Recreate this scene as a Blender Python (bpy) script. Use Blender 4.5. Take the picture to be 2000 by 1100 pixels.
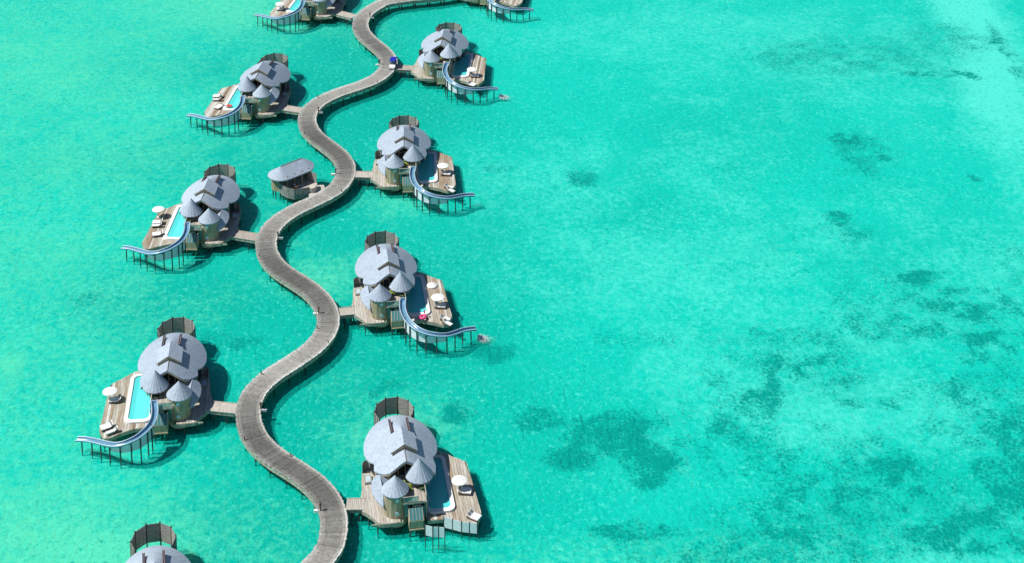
import bpy, bmesh, math, random
import numpy as np
from mathutils import Vector, Matrix

for o in list(bpy.data.objects):
    bpy.data.objects.remove(o)
S = bpy.context.scene
COL = S.collection
random.seed(7)
R = math.radians

# ------------------------------------------------------------------ camera
cam_d = bpy.data.cameras.new('camera')
cam_d.sensor_width = 36.0
cam_d.lens = 60.808
cam_d.shift_x = 0.0
cam_d.shift_y = -0.59993
cam_d.clip_start = 1.0
cam_d.clip_end = 20000.0
cam = bpy.data.objects.new('camera', cam_d)
cam.location = (0.0, 0.0, 181.667)
cam.rotation_euler = (R(90 - 11.709), 0, 0)
COL.objects.link(cam)
S.camera = cam

# ------------------------------------------------------------------ sky, sun, exposure
SUN_EL, SUN_AZ = R(53), R(9)
to_sun = Vector((-math.cos(SUN_AZ) * math.cos(SUN_EL), -math.sin(SUN_AZ) * math.cos(SUN_EL), math.sin(SUN_EL)))
W = bpy.data.worlds.new('World')
S.world = W
W.use_nodes = True
nt = W.node_tree
nt.nodes.clear()
sky = nt.nodes.new('ShaderNodeTexSky')
sky.sky_type = 'NISHITA'
sky.sun_disc = False
sky.sun_elevation = SUN_EL
sky.sun_rotation = R(262)
sky.air_density = 0.85
sky.dust_density = 0.2
sky.ozone_density = 3.0
bg = nt.nodes.new('ShaderNodeBackground')
bg.inputs['Strength'].default_value = 0.072
wo = nt.nodes.new('ShaderNodeOutputWorld')
nt.links.new(sky.outputs[0], bg.inputs[0])
nt.links.new(bg.outputs[0], wo.inputs[0])
sd = bpy.data.lights.new('sun', 'SUN')
sd.energy = 5.0
sd.angle = R(0.53)
sd.color = (1.0, 0.965, 0.90)
sun = bpy.data.objects.new('sun', sd)
sun.rotation_euler = to_sun.to_track_quat('Z', 'Y').to_euler()
COL.objects.link(sun)
S.view_settings.view_transform = 'Standard'
S.view_settings.look = 'None'
S.view_settings.exposure = 0.05
S.view_settings.gamma = 1.0
S.view_settings.use_curve_mapping = False
S.render.engine = 'CYCLES'
S.cycles.max_bounces = 5
S.cycles.diffuse_bounces = 3
S.cycles.glossy_bounces = 2
S.cycles.transparent_max_bounces = 8

# ------------------------------------------------------------------ materials
def new_mat(name):
    m = bpy.data.materials.new(name)
    m.use_nodes = True
    t = m.node_tree
    p = t.nodes['Principled BSDF']
    return m, t, p

def nd(t, kind, **kw):
    n = t.nodes.new(kind)
    for k, v in kw.items():
        if k.startswith('i_'):
            n.inputs[k[2:].replace('_', ' ')].default_value = v
        else:
            setattr(n, k, v)
    return n

def ramp(t, stops):
    r = t.nodes.new('ShaderNodeValToRGB')
    e = r.color_ramp.elements
    while len(e) < len(stops):
        e.new(0.5)
    for el, (p, c) in zip(e, stops):
        el.position = p
        el.color = (*c, 1) if len(c) == 3 else c
    return r

def plain(name, col, rough=0.6, metal=0.0, noise=0.12, scale=3.0, spec=0.4, vec_scale=(1, 1, 1), bump=0.0):
    m, t, p = new_mat(name)
    tc = nd(t, 'ShaderNodeTexCoord')
    mp = nd(t, 'ShaderNodeMapping')
    mp.inputs['Scale'].default_value = vec_scale
    n = nd(t, 'ShaderNodeTexNoise')
    n.inputs['Scale'].default_value = scale
    n.inputs['Detail'].default_value = 5
    lo = tuple(max(0, c * (1 - noise * 1.6)) for c in col)
    hi = tuple(min(1, c * (1 + noise)) for c in col)
    r = ramp(t, [(0.3, lo), (0.7, hi)])
    t.links.new(tc.outputs['Object'], mp.inputs[0])
    t.links.new(mp.outputs[0], n.inputs['Vector'])
    t.links.new(n.outputs['Fac'], r.inputs[0])
    t.links.new(r.outputs[0], p.inputs['Base Color'])
    p.inputs['Roughness'].default_value = rough
    p.inputs['Metallic'].default_value = metal
    p.inputs['Specular IOR Level'].default_value = spec
    if bump:
        b = nd(t, 'ShaderNodeBump')
        b.inputs['Strength'].default_value = bump
        b.inputs['Distance'].default_value = 0.05
        t.links.new(n.outputs['Fac'], b.inputs['Height'])
        t.links.new(b.outputs[0], p.inputs['Normal'])
    return m

def board_mat(name, cols, rand=True, grain=(3, 0.25, 3), tone_attr=None):
    """Weathered boards; each object picks its own tone."""
    m, t, p = new_mat(name)
    tc = nd(t, 'ShaderNodeTexCoord')
    mp = nd(t, 'ShaderNodeMapping')
    mp.inputs['Scale'].default_value = grain
    n = nd(t, 'ShaderNodeTexNoise')
    n.inputs['Scale'].default_value = 2.2
    n.inputs['Detail'].default_value = 6
    n.inputs['Roughness'].default_value = 0.65
    t.links.new(tc.outputs['Object'], mp.inputs[0])
    t.links.new(mp.outputs[0], n.inputs['Vector'])
    oi = nd(t, 'ShaderNodeObjectInfo')
    r1 = ramp(t, cols)
    r1.color_ramp.interpolation = 'LINEAR'
    if tone_attr:
        at = nd(t, 'ShaderNodeAttribute')
        at.attribute_name = tone_attr
        src = at.outputs['Fac']
    else:
        ma = nd(t, 'ShaderNodeMath', operation='MULTIPLY_ADD')
        ma.inputs[1].default_value = 0.95
        n0 = nd(t, 'ShaderNodeTexNoise')
        n0.inputs['Scale'].default_value = 0.45
        mp0 = nd(t, 'ShaderNodeMapping')
        mp0.inputs['Scale'].default_value = (1.4, 0.35, 1)
        t.links.new(tc.outputs['Object'], mp0.inputs[0])
        t.links.new(mp0.outputs[0], n0.inputs['Vector'])
        sc = nd(t, 'ShaderNodeMath', operation='MULTIPLY')
        sc.inputs[1].default_value = 0.32
        t.links.new(n0.outputs['Fac'], sc.inputs[0])
        t.links.new(oi.outputs['Random'], ma.inputs[0])
        t.links.new(sc.outputs[0], ma.inputs[2])
        src = ma.outputs[0]
    t.links.new(src, r1.inputs[0])
    mx = nd(t, 'ShaderNodeMix', data_type='RGBA', blend_type='MULTIPLY')
    r2 = ramp(t, [(0.3, (0.62, 0.6, 0.58)), (0.62, (1.08, 1.08, 1.08))])
    t.links.new(n.outputs['Fac'], r2.inputs[0])
    mx.inputs[0].default_value = 1.0
    t.links.new(r1.outputs[0], mx.inputs[6])
    t.links.new(r2.outputs[0], mx.inputs[7])
    t.links.new(mx.outputs[2], p.inputs['Base Color'])
    p.inputs['Roughness'].default_value = 0.75
    p.inputs['Specular IOR Level'].default_value = 0.25
    return m

def shingle_mat(name, base):
    m, t, p = new_mat(name)
    tc = nd(t, 'ShaderNodeTexCoord')
    v = nd(t, 'ShaderNodeTexVoronoi')
    v.inputs['Scale'].default_value = 4.0
    mp = nd(t, 'ShaderNodeMapping')
    mp.inputs['Scale'].default_value = (1, 1, 1.6)
    t.links.new(tc.outputs['Object'], mp.inputs[0])
    t.links.new(mp.outputs[0], v.inputs['Vector'])
    n = nd(t, 'ShaderNodeTexNoise')
    n.inputs['Scale'].default_value = 0.7
    n.inputs['Detail'].default_value = 7
    n.inputs['Roughness'].default_value = 0.7
    t.links.new(tc.outputs['Object'], n.inputs['Vector'])
    sep = nd(t, 'ShaderNodeSeparateColor')
    t.links.new(v.outputs['Color'], sep.inputs[0])
    a = nd(t, 'ShaderNodeMath', operation='MULTIPLY_ADD')
    a.inputs[1].default_value = 0.34
    t.links.new(sep.outputs[0], a.inputs[0])
    s = nd(t, 'ShaderNodeMath', operation='MULTIPLY')
    s.inputs[1].default_value = 0.62
    t.links.new(n.outputs['Fac'], s.inputs[0])
    t.links.new(s.outputs[0], a.inputs[2])
    r = ramp(t, [(0.2, tuple(c * 0.74 for c in base)), (0.5, base), (0.8, tuple(min(1, c * 1.15) for c in base))])
    t.links.new(a.outputs[0], r.inputs[0])
    oi = nd(t, 'ShaderNodeObjectInfo')
    wr = ramp(t, [(0.0, (0.88, 0.88, 0.89)), (1.0, (1.06, 1.05, 1.03))])
    t.links.new(oi.outputs['Random'], wr.inputs[0])
    wm = nd(t, 'ShaderNodeMix', data_type='RGBA', blend_type='MULTIPLY')
    wm.inputs[0].default_value = 1.0
    t.links.new(r.outputs[0], wm.inputs[6])
    t.links.new(wr.outputs[0], wm.inputs[7])
    t.links.new(wm.outputs[2], p.inputs['Base Color'])
    b = nd(t, 'ShaderNodeBump')
    b.inputs['Strength'].default_value = 0.5
    b.inputs['Distance'].default_value = 0.06
    t.links.new(a.outputs[0], b.inputs['Height'])
    t.links.new(b.outputs[0], p.inputs['Normal'])
    p.inputs['Roughness'].default_value = 0.7
    p.inputs['Specular IOR Level'].default_value = 0.3
    return m

def glass_mat(name, tint, op=0.55, rough=0.05):
    m, t, p = new_mat(name)
    t.nodes.remove(p)
    out = t.nodes['Material Output']
    tr = nd(t, 'ShaderNodeBsdfTransparent')
    tr.inputs[0].default_value = (*tint, 1)
    df = nd(t, 'ShaderNodeBsdfDiffuse')
    df.inputs[0].default_value = (*[c * 0.75 for c in tint], 1)
    gl = nd(t, 'ShaderNodeBsdfGlossy')
    gl.inputs['Roughness'].default_value = rough
    m1 = nd(t, 'ShaderNodeMixShader')
    m1.inputs[0].default_value = op
    t.links.new(tr.outputs[0], m1.inputs[1])
    t.links.new(df.outputs[0], m1.inputs[2])
    fr = nd(t, 'ShaderNodeFresnel')
    fr.inputs[0].default_value = 1.45
    m2 = nd(t, 'ShaderNodeMixShader')
    t.links.new(fr.outputs[0], m2.inputs[0])
    t.links.new(m1.outputs[0], m2.inputs[1])
    t.links.new(gl.outputs[0], m2.inputs[2])
    t.links.new(m2.outputs[0], out.inputs[0])
    return m

M = {}
M['shingle'] = shingle_mat('grey_shingles', (0.385, 0.46, 0.55))
M['shingle_edge'] = plain('shingle_edge', (0.30, 0.29, 0.28), 0.8)
M['tan_wood'] = plain('tan_timber', (0.42, 0.33, 0.22), 0.7, scale=2, noise=0.25, vec_scale=(3, 3, 0.5))
M['plank_wall'] = plain('plank_wall', (0.40, 0.36, 0.24), 0.7, scale=3, noise=0.28, vec_scale=(3, 3, 0.25))
M['dark_wood'] = plain('dark_timber', (0.075, 0.065, 0.055), 0.7, noise=0.3)
M['pile'] = plain('wet_pile', (0.05, 0.055, 0.05), 0.6, noise=0.3)
M['rail_red'] = plain('red_brown_rail', (0.10, 0.04, 0.035), 0.5, noise=0.3)
M['steel'] = plain('pale_steel', (0.5, 0.5, 0.5), 0.4, metal=0.6)
M['deck'] = board_mat('deck_boards', [(0.12, (0.25, 0.165, 0.105)), (0.32, (0.44, 0.39, 0.31)), (0.52, (0.60, 0.58, 0.51)), (0.7, (0.36, 0.27, 0.185)), (0.85, (0.50, 0.46, 0.39)), (1.0, (0.66, 0.65, 0.60))])
M['entry_deck'] = board_mat('entry_boards', [(0.1, (0.42, 0.38, 0.32)), (0.6, (0.52, 0.48, 0.42)), (1.0, (0.58, 0.54, 0.48))])
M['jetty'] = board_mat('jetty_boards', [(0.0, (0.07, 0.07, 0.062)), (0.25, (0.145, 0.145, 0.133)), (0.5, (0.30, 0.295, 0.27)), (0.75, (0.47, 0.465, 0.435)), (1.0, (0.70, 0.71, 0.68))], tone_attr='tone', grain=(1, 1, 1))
M['fascia'] = plain('deck_fascia', (0.32, 0.34, 0.27), 0.8, noise=0.3, scale=2)
M['slat'] = plain('screen_slats', (0.31, 0.315, 0.29), 0.75, noise=0.25, scale=2, vec_scale=(0.5, 0.5, 4))
M['grey_plank'] = plain('shaded_planks', (0.25, 0.26, 0.25), 0.8, noise=0.3, scale=2, vec_scale=(3, 3, .4))  # darker plank colour that paints in shade on hut walls facing off the sun
M['white'] = plain('white_plaster', (0.82, 0.82, 0.80), 0.55, noise=0.05)
M['cloth'] = plain('white_canvas', (0.84, 0.84, 0.82), 0.8, noise=0.04)
M['panel'] = plain('pale_privacy_panel', (0.66, 0.72, 0.76), 0.5, noise=0.06)
M['slide'] = plain('blue_slide', (0.13, 0.29, 0.43), 0.25, noise=0.12, scale=0.8, spec=0.6)
M['slide_rim'] = plain('slide_rim', (0.46, 0.60, 0.73), 0.35, noise=0.08, spec=0.6)
M['tile'] = plain('pool_tile', (0.62, 0.95, 0.96), 0.4, noise=0.06, scale=1)
M['glass'] = glass_mat('teal_glass', (0.16, 0.50, 0.52), 0.55)
M['dark_glass'] = plain('dark_glass', (0.025, 0.035, 0.04), 0.08, noise=0.2, spec=0.7)
M['clear_glass'] = glass_mat('clear_glass', (0.62, 0.80, 0.80), 0.18)
M['porthole'] = plain('porthole_glass', (0.55, 0.66, 0.74), 0.12, noise=0.1, spec=0.8)
M['leaf'] = plain('yellow_green_leaf', (0.30, 0.38, 0.04), 0.6, noise=0.5, scale=2)
M['leaf_dark'] = plain('green_leaf', (0.05, 0.10, 0.02), 0.6, noise=0.5, scale=2)
M['pink'] = plain('pink_vinyl', (0.85, 0.07, 0.26), 0.3, noise=0.1)
M['coral_red'] = plain('red_vinyl', (0.78, 0.12, 0.10), 0.3, noise=0.1)
M['mattress'] = plain('white_mattress', (0.80, 0.80, 0.78), 0.85, noise=0.05)
M['bed_frame'] = plain('bed_frame', (0.16, 0.11, 0.07), 0.6, noise=0.2)
M['cushion'] = plain('grey_cushion', (0.25, 0.24, 0.22), 0.9, noise=0.2)
M['navy'] = plain('navy_cushion', (0.06, 0.10, 0.20), 0.9, noise=0.2)
M['buggy_blue'] = plain('blue_canopy', (0.012, 0.02, 0.42), 0.5, noise=0.2)
M['tyre'] = plain('tyre', (0.02, 0.02, 0.02), 0.8)
def foam_mat():
    m, t, p = new_mat('white_foam')
    t.nodes.remove(p)
    d, tl, mx = nd(t, 'ShaderNodeBsdfDiffuse'), nd(t, 'ShaderNodeBsdfTranslucent'), nd(t, 'ShaderNodeMixShader')
    for q in (d, tl):
        q.inputs[0].default_value = (0.95, 0.96, 0.96, 1)
    mx.inputs[0].default_value = 0.5
    t.links.new(d.outputs[0], mx.inputs[1])
    t.links.new(tl.outputs[0], mx.inputs[2])
    t.links.new(mx.outputs[0], t.nodes['Material Output'].inputs[0])
    return m
M['foam'] = foam_mat()

# ------------------------------------------------------------------ mesh builder
class MB:
    def __init__(self):
        self.v, self.f, self.tone, self.smooth = [], [], [], False

    def quad(self, pts, tone=None):
        i = len(self.v)
        self.v += [tuple(p) for p in pts]
        self.f.append(tuple(range(i, i + len(pts))))
        self.tone.append(tone or 0)

    def box(self, c, s, rz=0.0, rx=0.0, ry=0.0, tone=0):
        mat = Matrix.Translation(c) @ Matrix.Rotation(rz, 4, 'Z') @ Matrix.Rotation(ry, 4, 'Y') @ Matrix.Rotation(rx, 4, 'X')
        i = len(self.v)
        for x in (-.5, .5):
            for y in (-.5, .5):
                for z in (-.5, .5):
                    self.v.append(tuple(mat @ Vector((x * s[0], y * s[1], z * s[2]))))
        for f in ((0, 1, 3, 2), (4, 6, 7, 5), (0, 4, 5, 1), (2, 3, 7, 6), (0, 2, 6, 4), (1, 5, 7, 3)):
            self.f.append(tuple(i + k for k in f))
            self.tone.append(tone)

    def hexa(self, top, bot, tone=0):
        """prism between two polygons with equal counts (top ccw)"""
        n = len(top)
        i = len(self.v)
        self.v += [tuple(p) for p in top] + [tuple(p) for p in bot]
        self.f.append(tuple(range(i, i + n)))
        self.f.append(tuple(range(i + 2 * n - 1, i + n - 1, -1)))
        for k in range(n):
            j = (k + 1) % n
            self.f.append((i + k, i + n + k, i + n + j, i + j))
        self.tone += [tone] * (n + 2)

    def prism(self, poly, z0, z1, tone=0):
        self.hexa([(x, y, z1) for x, y in poly], [(x, y, z0) for x, y in poly], tone)

    def tube(self, pts, r, n=8, r2=None):
        pts = [Vector(p) for p in pts]
        rings = []
        for k, p in enumerate(pts):
            d = (pts[min(k + 1, len(pts) - 1)] - pts[max(k - 1, 0)]).normalized()
            a = Vector((0, 0, 1)) if abs(d.z) < 0.9 else Vector((1, 0, 0))
            x = d.cross(a).normalized()
            y = d.cross(x).normalized()
            rr = r if r2 is None else r + (r2 - r) * k / (len(pts) - 1)
            i = len(self.v)
            self.v += [tuple(p + (x * math.cos(2 * math.pi * j / n) + y * math.sin(2 * math.pi * j / n)) * rr) for j in range(n)]
            rings.append(i)
        for a, b in zip(rings, rings[1:]):
            for j in range(n):
                self.f.append((a + j, a + (j + 1) % n, b + (j + 1) % n, b + j))
                self.tone.append(0)
        self.f.append(tuple(rings[0] + j for j in range(n - 1, -1, -1)))
        self.f.append(tuple(rings[-1] + j for j in range(n)))
        self.tone += [0, 0]

    def lathe(self, prof, c=(0, 0, 0), n=32, wob=0.0):
        i0 = len(self.v)
        for k in range(n):
            a = 2 * math.pi * k / n
            for (r, z) in prof:
                rr = r * (1 + (random.uniform(-wob, wob) if r > 0.01 else 0))
                self.v.append((c[0] + rr * math.cos(a), c[1] + rr * math.sin(a), c[2] + z))
        m = len(prof)
        for k in range(n):
            a, b = i0 + k * m, i0 + ((k + 1) % n) * m
            for j in range(m - 1):
                self.f.append((a + j, b + j, b + j + 1, a + j + 1))
                self.tone.append(0)

    def mesh(self, name, mat, tone=False, smooth=None):
        me = bpy.data.meshes.new(name)
        me.from_pydata(self.v, [], self.f)
        bm = bmesh.new()
        bm.from_mesh(me)
        if not tone:
            bmesh.ops.remove_doubles(bm, verts=bm.verts, dist=1e-5)
            bmesh.ops.dissolve_degenerate(bm, edges=bm.edges, dist=1e-6)
        bmesh.ops.recalc_face_normals(bm, faces=bm.faces)
        bm.to_mesh(me)
        bm.free()
        if tone:
            at = me.attributes.new('tone', 'FLOAT', 'FACE')
            at.data.foreach_set('value', np.array(self.tone, dtype=np.float32))
        if mat is not None:
            me.materials.append(M[mat] if isinstance(mat, str) else mat)
        if self.smooth or smooth:
            for p in me.polygons:
                p.use_smooth = True
        me.update()
        return me

def link(name, me, parent=None):
    o = bpy.data.objects.new(name, me)
    COL.objects.link(o)
    if parent is not None:
        o.parent = parent
    return o

def tag(o, label=None, cat=None, group=None, kind=None):
    if label: o['label'] = label
    if cat: o['category'] = cat
    if group: o['group'] = group
    if kind: o['kind'] = kind
    return o

class Kit:
    """A thing described once: parts and sub-parts with shared meshes, placed many times."""
    def __init__(self):
        self.items = []

    def add(self, name, me, parent=None, loc=(0, 0, 0), label=None, kind=None):
        self.items.append((name, me, parent, loc, label, kind))
        return len(self.items) - 1

    def place(self, name, loc, rz=0, mirror=False, label=None, cat=None, group=None, scale=1.0, skip=()):
        root = bpy.data.objects.new(name, None)
        root.empty_display_size = 0.5
        COL.objects.link(root)
        root.location = loc
        root.rotation_euler = (0, 0, rz)
        root.scale = (-scale if mirror else scale, scale, scale)
        tag(root, label, cat, group)
        objs = []
        for (n, me, par, l, lab, kind) in self.items:
            if n in skip:
                objs.append(None)
                continue
            p = root if par is None else (objs[par] or root)
            o = link(n, me, p)
            o.location = l
            if lab: o['label'] = lab
            if kind: o['kind'] = kind
            objs.append(o)
        return root

# ------------------------------------------------------------------ sea and seabed
def value_noise(X, Y, scale, seed):
    rng = np.random.RandomState(seed)
    T = rng.rand(256, 256)
    x, y = X / scale, Y / scale
    xi, yi = np.floor(x).astype(int), np.floor(y).astype(int)
    fx, fy = x - xi, y - yi
    fx = fx * fx * (3 - 2 * fx)
    fy = fy * fy * (3 - 2 * fy)
    g = lambda a, b: T[a % 256, b % 256]
    return (g(xi, yi) * (1 - fx) + g(xi + 1, yi) * fx) * (1 - fy) + (g(xi, yi + 1) * (1 - fx) + g(xi + 1, yi + 1) * fx) * fy

def fbm(X, Y, scale, seed, oct=5, gain=0.55):
    a, s, out, tot = 1.0, scale, 0, 0
    for k in range(oct):
        out = out + a * value_noise(X + 37 * k, Y - 91 * k, s, seed + k)
        tot += a
        a *= gain
        s /= 2.1
    return out / tot

# patches of seagrass and coral on the seabed: x, y, half-width, half-depth, density
GRASS = [(-3.2, 279.2, 4.1, 3.1, 0.95), (-9.5, 261.1, 2.3, 3.0, 0.9), (15.5, 342.8, 3.8, 3.4, 0.75), (-23.5, 268.2, 1.2, 1.3, 0.7), (-21.0, 269.8, 2.0, 1.3, 0.5), (-3.7, 346.9, 2.9, 2.3, 0.4), (-80.7, 295.6, 2.1, 2.1, 0.7), (22.8, 248.2, 3.8, 5.1, 1), (21.1, 252.7, 3.4, 3.9, 0.8), (16.7, 256.7, 6.4, 4.6, 0.9), (10.0, 249.8, 4.3, 3.1, 0.85), (4.3, 259.2, 4.1, 2.7, 0.65), (12.8, 255.4, 5.1, 2.7, 0.6), (18.4, 232.1, 5.5, 2.5, 0.7), (25.7, 230.9, 4.7, 2.9, 0.4), (38.6, 258.1, 6.9, 6.8, 0.7), (42.0, 263.6, 4.4, 4.2, 0.6), (47.4, 248.9, 10.0, 4.1, 0.7), (57.8, 247.0, 9.9, 3.8, 0.6), (62.4, 245.1, 4.9, 3.0, 0.7), (71.0, 250.1, 8.4, 5.1, 0.5), (79.1, 246.3, 5.8, 11.3, 0.8), (83.0, 257.4, 6.8, 4.9, 0.85), (78.8, 236.7, 4.8, 5.8, 0.5), (70.0, 286.3, 8.9, 3.3, 0.85), (66.3, 288.8, 5.7, 2.3, 0.6), (74.6, 283.9, 4.7, 2.2, 0.8), (79.5, 294.7, 5.3, 4.1, 0.8), (85.5, 289.6, 6.6, 2.7, 0.7), (91.4, 283.9, 4.7, 3.9, 0.75), (79.2, 303.5, 3.8, 2.9, 0.95), (67.3, 325.0, 2.7, 2.2, 0.8), (67.7, 321.6, 4.2, 4.4, 0.4), (74.7, 359.9, 3.0, 2.2, 0.95), (78.2, 353.2, 6.8, 9.5, 0.45), (81.6, 349.9, 1.8, 1.4, 0.9), (104.1, 394.6, 7.5, 1.7, 0.8), (111.6, 392.3, 1.7, 2.0, 0.9), (98.2, 342.8, 1.5, 0.9, 0.95), (46.5, 283.1, 6.5, 4.8, 0.45), (48.9, 274.6, 5.4, 4.5, 0.6), (38.5, 270.8, 5.4, 5.9, 0.35), (30.8, 227.6, 12.3, 3.8, 0.65), (43.1, 227.6, 9.2, 4.4, 0.35), (124.9, 404.1, 2.0, 18.2, 0.6), (82.0, 404.1, 20.5, 9.1, 0.4), (111.6, 414.9, 10.5, 9.5, 0.35), (-52.0, 282.3, 6.5, 2.2, 0.55), (-59.3, 276.8, 4.6, 1.8, 0.3), (-37.6, 286.3, 5.6, 2.6, 0.25), (23.3, 283.1, 8.4, 2.9, 0.3), (35.5, 284.7, 5.6, 3.2, 0.3), (48.2, 239.0, 11.2, 7.1, 0.3), (74.6, 265.0, 10.5, 8.5, 0.3)]

def build_seabed():
    x0, x1, y0, y1, st = -170.0, 170.0, 190.0, 480.0, 0.5
    nx, ny = int((x1 - x0) / st) + 1, int((y1 - y0) / st) + 1
    xs, ys = np.linspace(x0, x1, nx), np.linspace(y0, y1, ny)
    X, Y = np.meshgrid(xs, ys)
    wx = (fbm(X, Y, 5, 3) - .5) * 5.0
    wy = (fbm(X, Y, 5, 13) - .5) * 5.0
    g = np.zeros_like(X)
    for (cx, cy, rx, ry, s) in GRASS:
        cx, cy = cx * .9945, cy * .9945
        d = ((X + wx - cx) / (rx * 1.15)) ** 2 + ((Y + wy - cy) / (ry * 1.15)) ** 2
        g = np.maximum(g, s * (0.78 if cx > 28 and cy < 300 else 1.15) * np.clip(1.45 - d, 0, 1) ** 0.8)
    for (cx, cy, rx, ry, k) in [(58, 240, 40, 17, 0.40), (34, 252, 16, 14, 0.36), (82, 252, 16, 30, 0.46), (40, 226, 26, 8, 0.44), (50, 276, 16, 12, 0.32), (76, 288, 24, 14, 0.38), (78, 352, 12, 16, .30), (88, 404, 34, 14, .30), (112, 300, 20, 30, .3)]:
        d = ((X + wx * 2.2 - cx) / rx) ** 2 + ((Y + wy * 2.2 - cy) / ry) ** 2
        g = np.maximum(g, k * np.clip(1.3 - d, 0, 1))
    # ragged break-up of the patches and loose tufts between them
    n1 = fbm(X, Y, 2.6, 31)
    n2 = fbm(X, Y, 14, 47)
    east = np.clip((X - 20) / 35, 0, 1) * np.clip((318 - Y) / 60, 0, 1)
    tuft = np.clip((fbm(X, Y, 3.2, 71) - 0.46) * 4, 0, 1) * np.clip((n2 - 0.34) * 3.0, 0, 1) * (0.18 + 0.95 * east)
    g = np.clip(g * np.clip(0.35 + (n1 - 0.36) * 3.2, 0.15, 1.15) + tuft, 0, 1)
    for (cx, cy, rx, ry, s) in GRASS:                     # compact coral heads keep their shape
        if cx < 25:
            cx, cy = cx * .9945, cy * .9945
            d = ((X + wx * .6 - cx) / rx) ** 2 + ((Y + wy * .6 - cy) / ry) ** 2
            g = np.maximum(g, s * 1.25 * np.clip((1.25 - d) * 1.8, 0, 1) * np.clip(0.8 + (n1 - .5) * 1.2, .5, 1))
    # depth of colour: deeper channel along the jetty, pale sand to the far right, far left and near left
    deep = 0.80 * np.exp(-((X + 34 + (Y - 300) * 0.02) / 34) ** 2) + (fbm(X, Y, 45, 5, 4) - .5) * 1.5
    for (cx, cy, rx, ry, k) in [(-78, 350, 24, 18, .6), (-68, 292, 20, 13, .7), (-35, 265, 14, 16, .6), (-6, 300, 14, 30, .3), (-20, 372, 18, 16, .4), (62, 268, 14, 7, .4)]:
        deep += k * np.exp(-((X - cx) / rx) ** 2 - ((Y - cy) / ry) ** 2)
    # greenish sand (near and far left) and milky pale sand (the bar at the far right, broad flats on the right)
    n9 = fbm(X, Y, 9, 91, 5, .65) - 0.5
    n30 = fbm(X, Y, 34, 17, 4, .55) - 0.5
    s = np.zeros_like(X)
    for (cx, cy, rx, ry, k) in [(-89, 274.6, 5, 5, 0.8), (-75, 433, 32, 22, 0.85), (-115, 400, 30, 44, 0.6), (-68, 226, 26, 17, 1.0), (-20, 257, 9, 8, .6), (-25, 330, 9, 7, .45), (-37, 303, 9, 7, .6), (-95, 300, 26, 20, .3), (20, 222, 30, 7, .35)]:
        d = ((X + wx - cx) / rx) ** 2 + ((Y + wy - cy) / ry) ** 2
        s = np.maximum(s, k * np.exp(-d))
    s = np.maximum(s, 0.40 * np.clip((-48 - X) / 40, 0, 1))
    s = np.clip(s + n9 * 0.6 * np.clip((-X - 5) / 40, 0.25, 1), 0, 1)
    milk = np.zeros_like(X)
    bar = 121.9 - (440 - Y) * 0.115 + (fbm(X, Y, 18, 8) - .5) * 7
    milk = np.maximum(milk, 1.5 * np.exp(-((X - bar) / 8.5) ** 2) * np.clip((Y - 325) / 70, 0, 1))
    for (cx, cy, rx, ry, k) in [(45, 305, 48, 40, 0.30), (75, 400, 60, 30, 0.28), (55, 262, 30, 12, .42), (62, 220, 30, 10, .5), (30, 340, 40, 25, .2), (95, 310, 25, 25, .28), (5, 300, 20, 25, .12)]:
        d = ((X + wx - cx) / rx) ** 2 + ((Y + wy - cy) / ry) ** 2
        milk = np.maximum(milk, k * np.exp(-d * d))
    milk = np.clip(milk + (n9 * 0.75 + n30 * 0.7) * np.clip((X + 25) / 40, 0, 1), 0, 1.5)
    Z = -0.62 + (n1 - .5) * 0.16 + g * 0.14 - np.clip(deep, 0, 1) * 0.2
    co = np.stack([X, Y, Z], -1).reshape(-1, 3).astype(np.float32)
    idx = np.arange(nx * ny).reshape(ny, nx)
    F = np.stack([idx[:-1, :-1], idx[:-1, 1:], idx[1:, 1:], idx[1:, :-1]], -1).reshape(-1, 4)
    me = bpy.data.meshes.new('seabed')
    me.vertices.add(len(co))
    me.vertices.foreach_set('co', co.ravel())
    me.loops.add(F.size)
    me.loops.foreach_set('vertex_index', F.ravel().astype(np.int32))
    me.polygons.add(len(F))
    me.polygons.foreach_set('loop_start', np.arange(0, F.size, 4, dtype=np.int32))
    me.polygons.foreach_set('use_smooth', np.ones(len(F), dtype=bool))
    me.update(calc_edges=True)
    for nm, arr in (('grass', g), ('sand', s), ('deep', np.clip(deep, 0, 1)), ('milk', milk)):
        a = me.attributes.new(nm, 'FLOAT', 'POINT')
        a.data.foreach_set('value', arr.ravel().astype(np.float32))
    m, t, p = new_mat('seabed')
    ag, as_, ad, am = (nd(t, 'ShaderNodeAttribute') for _ in range(4))
    am.attribute_name = 'milk'
    ag.attribute_name, as_.attribute_name, ad.attribute_name = 'grass', 'sand', 'deep'
    geo = nd(t, 'ShaderNodeNewGeometry')
    n = nd(t, 'ShaderNodeTexNoise')
    n.inputs['Scale'].default_value = 1.25
    n.inputs['Detail'].default_value = 4
    n.inputs['Roughness'].default_value = 0.66
    n.inputs['Distortion'].default_value = 0.8
    t.links.new(geo.outputs['Position'], n.inputs['Vector'])
    def mixc(a, b, fac, blend='MIX'):
        x = nd(t, 'ShaderNodeMix', data_type='RGBA', blend_type=blend)
        for sock, val in ((x.inputs[6], a), (x.inputs[7], b), (x.inputs[0], fac)):
            if isinstance(val, tuple): sock.default_value = (*val, 1)
            elif isinstance(val, (int, float)): sock.default_value = val
            else: t.links.new(val, sock)
        return x.outputs[2]
    c = mixc((0.05, 0.72, 0.645), (0.0, 0.47, 0.40), ad.outputs['Fac'])
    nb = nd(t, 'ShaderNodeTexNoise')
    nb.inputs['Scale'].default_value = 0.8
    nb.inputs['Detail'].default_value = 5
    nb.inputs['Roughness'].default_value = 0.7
    nb.inputs['Distortion'].default_value = 0.5
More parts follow.
